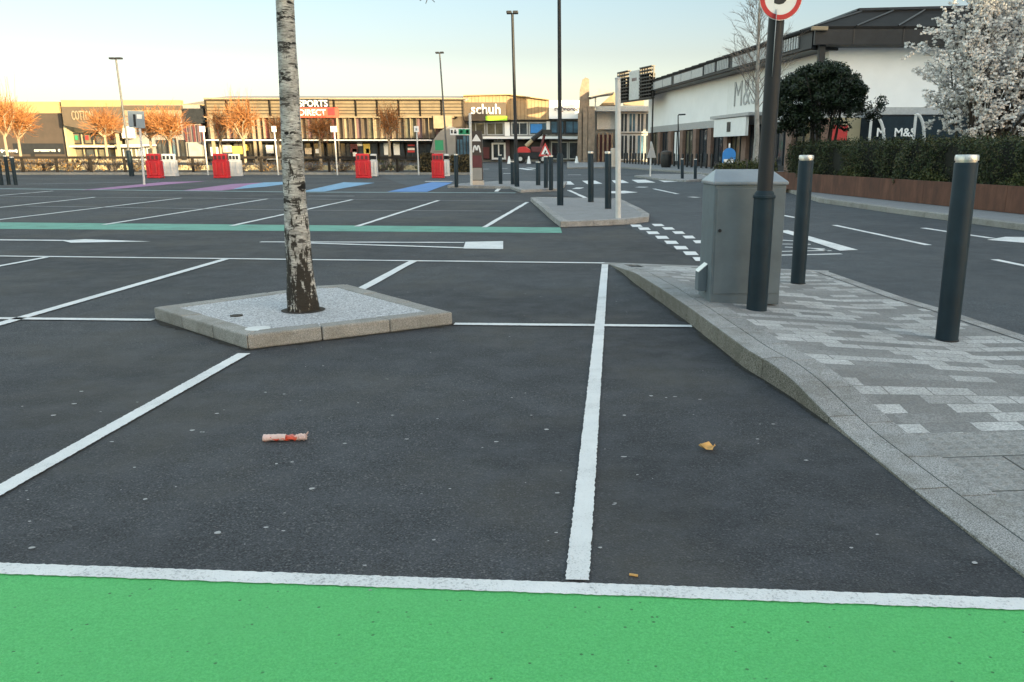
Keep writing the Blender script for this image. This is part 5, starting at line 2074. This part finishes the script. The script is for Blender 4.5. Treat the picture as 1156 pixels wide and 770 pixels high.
# ---- shoe shop with timber roof edge
s = Shop('timber_shop', 'timber clad shop with a dark sign reading schuh over white framed doors', 565, YB + 4)
s.box('wall', 'grey_wall', 523, 620, 131, 180, 1.2, 14, ground=True)
s.poly('timber_front', 'timber', [(523, 107.5), (575, 106.5), (619.5, 112.5), (619.5, 135), (523, 135)], 0.0, 1.0)
s.poly('roof', 'roof_gold', [(523, 107.2), (575, 106.2), (620, 112.2), (620, 113), (575, 107.2), (523, 108.2)], -.5, 14)
sg = s.box('sign_panel', 'umber_panel', 523.5, 571.5, 115.5, 136.5, -.5, .45)
s.text('schuh', 'white_sign', 531.5, 565, 117.4, 128.8, -.6, sg, 0.022)
lm = s.box('lime_strip', 'lime', 548, 572.5, 131, 136, -.62, .3)
for x0, x1, m_ in ((526, 548, 'glass_pale'), (549, 569, 'glass_pale'), (577, 596, 'glass'), (597, 618, 'glass_blue')):
    s.window(x0, x1, 137.8, 152.8, .9, m_, 'grey_light', .14, 1)
s.box('column', 'white', 569.5, 575.5, 138, 153.5, .6, .5)
s.box('column', 'mauve', 570.5, 575.5, 157.5, 180, .6, .5, ground=True)
s.box('canopy', 'white', 545, 634, 154, 156.8, -1.6, 2.8)
s.box('poster', 'white_sign', 617, 621, 137, 148, .7, .1)
s.box('poster', 'blue_board', 599, 612, 140, 150, .75, .1)
s.box('poster', 'maroon', 545.5, 552.5, 166, 179, .7, .1)
s.box('shopfront', 'black', 545, 620, 157.2, 180, 1.1, .1)
d = s.window(554.8, 571, 161, 180.2, .5, 'glass', 'white', .22, 1)
s.text('schuh', 'white_sign', 557.5, 568, 157.6, 160.2, .5, None, .01)
# ---- white fascia unit
s = Shop('white_fascia_shop', 'low shop with a plain white fascia over blue glazing beside the stone fins', 636, YB + 4)
s.box('wall', 'grey_wall', 620, 657, 134, 180, 1.0, 12, ground=True)
s.box('fascia', 'white', 619.8, 657, 113.2, 134, -.1, 1.1)
s.window(621, 637, 136, 151, .5, 'glass_blue', 'charcoal', .12, 1)
s.window(638, 656, 136, 151, .5, 'glass_blue', 'charcoal', .12, 1)
s.box('canopy', 'white', 634.5, 657, 154, 157, -1.0, 2)
s.scribble('mauve', 626, 654, 120, 126, -.2, s.o, 8)
for x0, x1 in ((622, 631), (632, 641), (642, 655)):
    s.window(x0, x1, 160, 180, .5, 'glass', 'pole_white', .12)

# ---- entrance tower with stone fins
s = Shop('entrance_building', 'mall entrance with tall stone fins, flat canopy and black lattice screen', 690, 100)
s.box('wall', 'concrete', 655, 738, 124, 180, 2.0, 12, ground=True)
s.poly('tall_fin', 'timber_fin', [(651, 181), (655, 100), (657.5, 90), (661, 87.5), (665, 89), (666, 181)], -.8, 1.8)
for x0, x1, yt in ((652.5, 656.5, 128), (658, 663, 122), (664, 671, 120)):
    s.box('stone_fin', 'timber_fin', x0, x1, yt, 181, -1.4, .7, ground=True)
s.poly('flat_canopy', 'concrete', [(664.5, 109), (676, 100.5), (694, 102), (693, 105.5), (677, 107.5), (667, 110.3)], -2.2, 3.5)
s.box('canopy_post', 'grey_light', 671.5, 673, 108, 122, -1, .3)
s.poly('raking_wall', 'blind', [(677, 119), (693, 104.5), (695, 104.5), (695, 119)], 1.0, 3)
s.box('beam', 'grey_light', 673, 737, 119.8, 125.5, -.6, 2.4)
s.box('pale_bay', 'pole_white', 674, 697, 126, 146, 1.6, .4)
s.box('red_shopfront', 'maroon', 674, 690, 152, 180, 1.7, .3, ground=True)
for x in (675, 680, 685, 690):
    s.box('pier', 'timber_fin', x, x + 1.8, 150, 180, 1.2, .4, ground=True)
for k in range(4):
    x0 = 700 + k * 9.3
    s.window(x0, x0 + 9, 127, 150, .8, ('glass', 'glass_blue', 'glass', 'glass')[k], 'grey_light', .14, 1)
    s.window(x0, x0 + 9, 151.5, 181, .8, ('glass', 'glass', 'glass_blue', 'glass')[k], 'grey_light', .14, 1)
s.box('lit_band', 'blind', 704, 727, 113, 119, .3, .5)
# lattice screen, slightly turned
ls_ = A(697.5, 100, 92)
le_ = A(737.5, 100, 84)
scr = thing('lattice_screen', 'tall black lattice screen with a pale central panel on posts before the entrance', 'screen', (ls_.x, ls_.y, 0), math.atan2(le_.y - ls_.y, le_.x - ls_.x))
Ls_ = (Vector((le_.x, le_.y)) - Vector((ls_.x, ls_.y))).length


def zs(f, py):
    yy = ls_.y + (le_.y - ls_.y) * f
    return A(700, py, yy).z


zb_l, zt_l, zb_r, zt_r = zs(0, 117), zs(0, 84.5), zs(1, 107.5), zs(1, 72)
zb_m, zt_m = (zb_l + zb_r) / 2, (zt_l + zt_r) / 2
for f in (0.0, 0.13, 0.36, 0.66, 0.84, 1.0):
    mb = MB()
    mb.box(f * Ls_ - .05, f * Ls_ + .05, -.06, .06, 0 if f in (0.0, 1.0) else zb_m, zt_m)
    mb.build('post', 'black', scr)
for a_, b_ in ((0.02, 0.34), (0.66, 0.99)):
    n = 9
    for k in range(n + 1):
        zz = zb_m + (zt_m - zb_m) * k / n
        mb = MB()
        mb.box(a_ * Ls_, b_ * Ls_, -.18, .18, zz - .05, zz + .05)
        mb.build('shelf', 'black', scr)
    for k in range(1, 5):
        ff = a_ + (b_ - a_) * k / 5
        mb = MB()
        mb.box(ff * Ls_ - .03, ff * Ls_ + .03, -.15, .15, zb_m, zt_m)
        mb.build('upright', 'black', scr)
    mb = MB()
    mb.box(a_ * Ls_, b_ * Ls_, .19, .22, zb_m + .1, zb_m + (zt_m - zb_m) * .78)
    mb.build('backing', 'black', scr)
mb = MB()
mb.box(.36 * Ls_, .64 * Ls_, -.08, .08, zb_m, zt_m - .1)
cp_ = mb.build('pale_panel', 'pole_white', scr)
mb = MB()
for k in range(4):
    mb.box((.44 + .035 * k) * Ls_, (.46 + .035 * k) * Ls_, -.1, -.081, zb_m + (zt_m - zb_m) * .62, zb_m + (zt_m - zb_m) * .72)
mb.build('lettering', 'maroon', cp_)
mb = MB(); mb.box(0, Ls_, -.1, .1, zb_m - .16, zb_m - .02); mb.build('bottom_beam', 'black', scr)

# ================================================================== WHITE DEPARTMENT STORE
C = Vector((14.2, 50, 0))
F = Vector((8.35, 90.0, 0))
du = (F - C)
LW = du.length
rz = math.atan2(du.y, du.x)
st = thing('department_store', 'long white department store with dark metal roof and glazed ground floor', 'building', C, rz)
# local: x runs away along the street wall, +y points to the street


def lb_(part, m, x0, x1, y0, y1, z0, z1, parent=None, bevel=0.0, label=None):
    mb = MB()
    mb.box(x0, x1, y0, y1, z0, z1)
    return mb.build(part, m, parent or st, bevel=bevel, label=label)


lb_('street_wall', 'white', 0, LW, -.4, 0, 3.6, 6.55)
lb_('grey_band', 'grey_light', 0.02, LW - .02, -.38, .03, 3.05, 3.598)
lb_('core', 'charcoal', .5, LW - .5, -9, -.6, 0, 6.9)
lb_('soffit', 'black', -.2, LW + .3, -.4, 1.1, 6.552, 6.68)
lb_('fascia', 'charcoal', -.5, LW + .6, 1.0, 1.25, 6.62, 7.58)
n = 13
for k in range(n):
    x0 = 1.2 + k * (LW - 1.5) / n
    if k in (0, 4, 5):
        # open louvred stretches
        for j in range(7):
            lb_('louvre', 'grey_light', x0 + j * .36, x0 + j * .36 + .2, 1.26, 1.34, 6.78, 7.42)
    else:
        lb_('fascia_panel', 'grey_light', x0, x0 + (LW - 1.5) / n - (.9 if k in (3, 8, 11) else .12), 1.26, 1.31, 6.74, 7.36)
for k in range(11):
    x0 = .3 + k * (LW - .6) / 10
    lb_('pier', 'brick', x0 - .45, x0 + .45, -.3, .25, 0, 3.04)
for k in range(10):
    x0 = .3 + k * (LW - .6) / 10 + .5
    x1 = x0 + (LW - .6) / 10 - 1.0
    mb = MB()
    mb.box(x0, x1, -.12, -.08, .45, 2.95)
    g_ = mb.build('window', 'white' if k == 7 else ('glass' if k % 3 else 'glass_pale'), st)
    mb = MB()
    for q in range(4):
        xx = x0 + (x1 - x0) * q / 3
        mb.box(xx - .05, xx + .05, -.14, -.02, .4, 2.97)
    mb.build('frame', 'charcoal', g_)
lb_('stall_riser', 'charcoal', .3, LW - .3, -.2, -.02, 0, .44)
lb_('downpipe', 'charcoal', 7.6, 7.95, 0.0, .2, 3.6, 6.55)
lb_('far_end_wall', 'white', LW + .002, LW + 1.6, -5, -.1, 0, 7.9)
# sign panel with large slim letters, and the shop entrance under it
xs0, xs1 = 9.2, 16.8
sgp = lb_('sign_panel', 'white_sign', xs0, xs1, .002, .06, 3.8, 6.5)
t = text('M&S', 'lettering', 'grey_light', sgp, (0, 0, 0), 2.5, 0, .03, -.035)
t.rotation_euler = (math.pi / 2, 0, math.pi)
bpy.context.view_layer.update()
t.scale.x = 4.4 / t.dimensions.x
t.location = ((xs0 + xs1) / 2, .08, 5.1)
lb_('entrance_hood', 'grey_light', xs0 - .3, xs1 + .3, .05, 1.2, 3.55, 3.75)
eb_ = lb_('entrance_sign', 'white_sign', xs0 + .4, xs1 - .4, .9, 1.1, 2.3, 3.5)
lb_('emblem', 'black', (xs0 + xs1) / 2 - .35, (xs0 + xs1) / 2 + .35, 1.102, 1.14, 2.6, 3.25, eb_)

# end wall, facing the viewer (world aligned relative to the corner)
e_ang = -rz
EF = Matrix.Rotation(e_ang, 4, 'Z')


def eb2(part, m, x0, x1, y0, y1, z0, z1, parent=None, bevel=0.0):
    mb = MB(frame=EF)
    mb.box(x0, x1, y0, y1, z0, z1)
    return mb.build(part, m, parent or st, bevel=bevel)


ew = eb2('end_wall', 'white', .0, 26, 0.0, .4, 3.65, 6.85)
eb2('end_band', 'grey_light', .02, 26, -.05, .4, 3.1, 3.646)
eb2('end_canopy', 'grey_light', 2.2, 26, -1.6, -.06, 3.2, 3.5)
eb2('end_shopfront', 'glass', 2.0, 26, .1, .3, 0, 3.09)
eb2('end_pier', 'cream_wall', 0.02, 2.0, -.1, .4, 0, 3.09)
eb2('red_display', 'red', .3, 1.3, -.14, -.105, 1.9, 2.7)
es = eb2('end_fascia', 'navy', 2.6, 26, -1.72, -1.61, 1.95, 3.1)
t = text('M&S', 'lettering', 'white_sign', es, (0, 0, 0), .62, 0, .02, .01)
t.matrix_local = EF @ Matrix.Translation((A(1021, 150, 48.3).x - C.x, -1.74, A(1021, 150, 48.3).z)) @ Matrix.Rotation(math.pi / 2, 4, 'X')
t = text('M', 'lettering', 'white_sign', es, (0, 0, 0), .62, 0, .02, .01)
t.matrix_local = EF @ Matrix.Translation((A(994, 150, 48.3).x - C.x, -1.74, A(994, 150, 48.3).z)) @ Matrix.Rotation(math.pi / 2, 4, 'X')
eb2('end_soffit', 'black', -.6, 27, -1.1, 0, 6.7, 6.84)
ef = eb2('end_eaves', 'charcoal', -1.2, 27, -1.35, -1.1, 6.72, 7.62)
for k in range(9):
    eb2('eaves_seam', 'black', .8 + k * 2.6, .86 + k * 2.6, -1.38, -1.352, 6.74, 7.6)
# roof: hipped at the corner
u_ = Vector((du.x, du.y, 0)).normalized()
nn_ = Vector((-u_.y, u_.x, 0))
oc = Vector((-1.25, -1.38, 7.60))                     # outer corner, relative to C in world axes
of = u_ * (LW + .7) + nn_ * 1.28 + Vector((0, 0, 7.60))
oe = Vector((27, -1.38, 7.63))
rc = Vector((2.7, 4.2, 9.1))
rf = u_ * (LW + .7) - nn_ * 3.0 + Vector((0, 0, 8.35))
re_ = Vector((27, 5.0, 9.75))
inv_ = Matrix.Rotation(-rz, 4, 'Z')
mb = MB(frame=inv_)
nseg = 26
mb.face([oc, of, rf, rc][::-1])
mb.face([oc, rc, re_, oe][::-1])
for q in ((oc, of), (oc, oe)):
    a_, b_ = q
    mb.face([a_, b_, b_ - Vector((0, 0, .12)), a_ - Vector((0, 0, .12))])
bk = Vector((0, 12, -3))
mb.face([rc, rf, rf + Vector((12, 0, -2)), rc + Vector((12, 8, -2))])
mb.build('roof', 'seam_roof', st)
# standing seams over the end slope and the street slope
for k in range(14):
    t_ = k / 13
    a_ = oc.lerp(oe, t_)
    b_ = rc.lerp(re_, min(1, t_ * .98 + .01))
    mb = MB(frame=inv_)
    mb.tube([a_ + Vector((0, -.02, .03)), b_ + Vector((0, -.02, .04))], .05, 4)
    mb.build('roof_seam', 'black', st)
for k in range(1, 22):
    t_ = k / 22
    mb = MB(frame=inv_)
    mb.tube([oc.lerp(of, t_) + Vector((0, 0, .03)), rc.lerp(rf, t_) + Vector((0, 0, .04))], .05, 4)
    mb.build('roof_seam', 'black', st)
mb = MB(frame=inv_)
mb.tube([rc + Vector((0, 0, .05)), re_ + Vector((0, 0, .05))], .16, 6)
mb.tube([rc + Vector((0, 0, .05)), rf + Vector((0, 0, .05))], .14, 6)
mb.build('ridge_cap', 'charcoal', st)
mb = MB(frame=inv_)
mb.box(-1.45, -.6, -1.6, -1.36, 7.38, 7.58)
mb.build('corner_box', 'blind', st, bevel=.03)
mb = MB(frame=inv_)
mb.box(-.85, -.5, -1.05, -.7, 0.1, 6.9)
mb.build('corner_post', 'charcoal', st, bevel=.03)

# ---- trolley shelter hoops before the end wall
for k, (px0, px1) in enumerate(((984, 1000.5), (1034, 1046))):
    y = 43
    a_, b_ = A(px0, 130, y), A(px1, 130, y)
    r = thing('shelter_hoop', ['white curved trolley shelter hoop left of the M&S letters', 'white curved trolley shelter hoop right of the M&S letters, beside the blossom'][k], 'hoop', (b_.x, y, .12), 0, 'white trolley shelter hoops')
    zt_ = A(px0, 129, y).z - .12
    mb = MB()
    w_ = b_.x - a_.x
    pts = [(0, 0, 0), (0, 0, zt_ * .55)] + [(-w_ + w_ * math.cos(t_ * math.pi / 16), 0, zt_ * .55 + zt_ * .45 * math.sin(t_ * math.pi / 16)) for t_ in range(1, 9)]
    mb.tube(pts, .075, 8)
    mb.build('hoop', 'pole_white', r, smooth=True)
    mb = MB()
    mb.box(-w_ - .05, -w_ + .05, -.05, .05, 0, zt_)
    mb.build('post', 'pole_white', r)

# ---- row of dark bollards by the store
prow = None
for k in range(24):
    t_ = k / 23
    x_ = C.x + u_.x * (14 + 27 * t_) + nn_.x * (1.9 + 0.6 * t_)
    y_ = C.y + u_.y * (14 + 27 * t_) + nn_.y * (1.9 + 0.6 * t_)
    if prow is None:
        r = thing('store_bollard', 'one of the identical thin black bollards lined up along the white store', 'bollard', (x_, y_, .12), 0, 'thin black bollards along the store')
        mb = MB()
        mb.lathe([(.085, -.02), (.085, .93), (.06, 1.0), (0, 1.02)], 12)
        mb.build('shaft', 'black', r, smooth=True)
        mb = MB()
        mb.lathe([(.09, .80), (.09, .86)], 12)
        mb.build('band', 'charcoal', r)
        prow = r
    else:
        r = copy_tree(prow)
        r.location = (x_, y_, .12)

# ---- things on the forecourt
lamp((766, 192), (765.5, 130), .12, .05, 'thin dark lamp post before the white store front', .9, .07, 1, .5, y=62)
# triangle sign seen from behind
b = G(734, 198.8, .1)
r = thing('triangle_sign', 'grey post with the back of a triangular sign on the crossing island', 'sign', b)
H = A(734, 160, b.y).z - .1
mb = MB(); mb.lathe([(.04, -.02), (.04, H), (0, H + .01)], 10); mb.build('pole', 'pole_white', r, smooth=True)
mb = MB()
tri = [(-.42, 0, H - .78), (.42, 0, H - .78), (0, 0, H - .02)]
f = [mb.p((x, -.06, z)) for x, _, z in tri]
g_ = [mb.p((x, -.045, z)) for x, _, z in tri]
mb.f += [f, g_[::-1]] + [[f[k], g_[k], g_[(k + 1) % 3], f[(k + 1) % 3]] for k in range(3)]
o = mb.build('sign_back', 'grey_light', r)
o.rotation_euler = (0, 0, rad(52))
# cream stone bollard
b = G(692.5, 188.5, .1)
o = thing('stone_bollard', 'cream stone bollard just left of the pale bare post', 'bollard', b)
mb = MB(); mb.lathe([(.24, -.02), (.24, 1.35), (.20, 1.42), (0, 1.45)], 14); mb.build('shaft', 'cream', o, smooth=True)
mb = MB(); mb.lathe([(.27, 0), (.27, .12), (.24, .14)], 14); mb.build('base', 'cream', o)
# litter bin
b = Vector((A(752, 180, 68).x, 68, .12))
r = thing('litter_bin', 'squat dark rounded litter bin before the white doors of the store', 'bin', b)
mb = MB(); mb.lathe([(.34, 0), (.42, .25), (.44, .8), (.40, .95)], 18); mb.build('drum', 'black', r, smooth=True)
mb = MB(); mb.lathe([(.45, .95), (.42, 1.12), (.2, 1.22), (0, 1.25)], 18); mb.build('lid', 'brown_panel', r, smooth=True)
# blue board
b = Vector((A(823, 176, 52).x, 52, .12))
r = thing('pavement_board', 'bright blue round topped board standing behind the low shrubs', 'board', b)
mb = MB()
prof = [(-.38, .5), (.38, .5), (.38, 1.0)] + [(.38 * math.cos(t_ * math.pi / 10), 1.0 + .38 * math.sin(t_ * math.pi / 10)) for t_ in range(1, 10)] + [(-.38, 1.0)]
f = [mb.p((x, -.05, z)) for x, z in prof]
g_ = [mb.p((x, .05, z)) for x, z in prof]
mb.f += [f, g_[::-1]] + [[f[k], g_[k], g_[(k + 1) % len(f)], f[(k + 1) % len(f)]] for k in range(len(f))]
mb.build('panel', 'blue_board', r)
mb = MB(); mb.box(-.3, -.22, -.1, .1, 0, .5); mb.build('leg', 'charcoal', r)
mb = MB(); mb.box(.22, .3, -.1, .1, 0, .5); mb.build('leg', 'charcoal', r)
mb = MB(); mb.box(-.3, .3, -.06, -.051, .55, .75); mb.build('white_strip', 'white_sign', r)
mb = MB(); mb.lathe([(.05, 1.38), (.05, 1.62), (0, 1.64)], 8); mb.build('finial', 'white_sign', r)

# ---- red boom lift
y = 98.0
b = Vector((A(602, 181, y).x, y, 0))
bl = thing('boom_lift', 'red boom lift with its arm raised to the right, parked before the shops', 'lift', b)


def LX(px): return A(px, 180, y).x - b.x
def LZ(py): return A(600, py, y).z


mb = MB(); mb.prism([(LX(585), -.9), (LX(617), -.9), (LX(617), .9), (LX(585), .9)], .45, 1.15); mb.build('chassis', 'charcoal', bl, bevel=.06)
mb = MB()
q = [(584, 176), (583.5, 169), (587, 166), (594, 165.5), (598.5, 169), (600, 176)]
f = [mb.p((LX(x), -.75, LZ(z))) for x, z in q]; g_ = [mb.p((LX(x), .75, LZ(z))) for x, z in q]
mb.f += [f, g_[::-1]] + [[f[k], g_[k], g_[(k + 1) % 6], f[(k + 1) % 6]] for k in range(6)]
mb.build('turntable_cover', 'red', bl, bevel=.05)
mb = MB(); mb.tube([(LX(594), 0, LZ(165)), (LX(602), 0, LZ(157.5))], .22, 6); mb.build('boom_lower', 'cream_wall', bl)
mb = MB(); mb.tube([(LX(601), -.05, LZ(158)), (LX(614), -.05, LZ(147.5))], .26, 6); mb.build('boom_upper', 'charcoal', bl)
mb = MB(); mb.box(LX(614) - .1, LX(623), -.6, .6, LZ(152), LZ(146.5)); mb.build('cage', 'black', bl)
mb = MB(); mb.tube([(LX(615), 0, LZ(152)), (LX(609), 0, LZ(172))], .14, 6); mb.build('strut', 'maroon', bl)
mb = MB(); mb.prism([(LX(600), -.7), (LX(618), -.7), (LX(618), .7), (LX(600), .7)], 1.16, 1.75); mb.build('counterweight', 'maroon', bl, bevel=.08)
for px in (588, 613):
    for yy in (-.95, .95):
        mb = MB()
        mb.tube([(LX(px), yy - .18, .48), (LX(px), yy + .18, .48)], .48, 16)
        wh = mb.build('wheel', 'tyre', bl, smooth=True)
        mb = MB(); mb.tube([(LX(px), yy - .2, .48), (LX(px), yy + .2, .48)], .22, 12); mb.build('hub', 'pole_white', wh)

# ---- roadworks sign and traffic cones
y = 84.0
c0 = A(615.5, 176, y)
r = thing('roadworks_sign', 'red bordered white triangular roadworks sign on a low frame', 'sign', (c0.x, y, 0))
w_ = 7.5 * y / 1013
z0, z1 = A(615, 176.5, y).z, A(615, 161, y).z
mb = MB()
f = [mb.p(q) for q in ((-w_, 0, z0), (w_, 0, z0), (0, .12, z1))]
g_ = [mb.p(q) for q in ((-w_, .03, z0), (w_, .03, z0), (0, .15, z1))]
mb.f += [f, g_[::-1]] + [[f[k], g_[k], g_[(k + 1) % 3], f[(k + 1) % 3]] for k in range(3)]
tp = mb.build('sign_plate', 'red', r)
mb = MB()
cz_ = z0 + (z1 - z0) * .36
mb.face([(-w_ * .6, -.012, z0 + (z1 - z0) * .14), (w_ * .6, -.012, z0 + (z1 - z0) * .14), (0, .07, z0 + (z1 - z0) * .76)])
o = mb.build('white_field', 'white_sign', tp)
o.modifiers.new('thick', 'SOLIDIFY').thickness = .008
mb = MB(); mb.tube([(-w_ * .12, -.02, z0 + (z1 - z0) * .18), (w_ * .1, .0, z0 + (z1 - z0) * .42)], .06, 6); mb.tube([(w_ * .05, -.02, z0 + (z1 - z0) * .17), (w_ * .32, -.02, z0 + (z1 - z0) * .17)], .07, 6)
mb.build('digging_symbol', 'black', tp)
for sx in (-1, 1):
    mb = MB(); mb.tube([(sx * w_ * .8, .0, 0), (sx * w_ * .5, .06, z0 + .1)], .03, 6); mb.build('leg', 'charcoal', r)
M['cone_white'] = M['white_sign']
for k, (px, lb2) in enumerate(((574.8, 'white traffic cone by the doors of the timber clad shop'), (597, 'white traffic cone under the arm of the red lift'), (651, 'white traffic cone at the foot of the stone fins'))):
    y = 92.0
    c0 = A(px, 180, y)
    if k == 0:
        cn = thing('traffic_cone', lb2, 'cone', (c0.x, y, 0), 0, 'white traffic cones')
        mb = MB(); mb.lathe([(.34, .06), (.30, .1), (.09, 1.05), (0, 1.07)], 14); mb.build('body', 'white_sign', cn, smooth=True)
        mb = MB(); mb.box(-.42, .42, -.42, .42, 0, .06); mb.build('base', 'black', cn)
        cone0 = cn
        cn.scale = (.72, .72, .75)
    else:
        cn = copy_tree(cone0)
        put(cn, lb2, 'cone')
        cn.location = (c0.x, y, 0)

# ================================================================== UNSEEN BUILDINGS SIZED TO THROW SHADE (behind and to the right of the viewer)
r = thing('opposite_shade_building', 'unseen building behind the viewer, sized to shade the car park', 'building', (30, -52, 0))
mb = MB(); mb.box(-95, 105, -14, 0, 0, 17.0); mb.build('wall', 'concrete', r)
mb = MB(); mb.box(-95.4, 105.4, -14.4, .4, 17.0, 17.6); mb.build('roof', 'charcoal', r)
r = thing('side_shade_block', 'unseen pale block added beyond the picture edge to shade the white store', 'building', (33, 14, 0))  # added to shade the store end; pale to bounce light onto it
mb = MB(); mb.box(0, 26, -14, 20, 0, 13.4); mb.build('wall', 'white', r)
mb = MB(); mb.box(-.4, 26.4, -14.4, 20.4, 13.4, 14.0); mb.build('roof', 'charcoal', r)
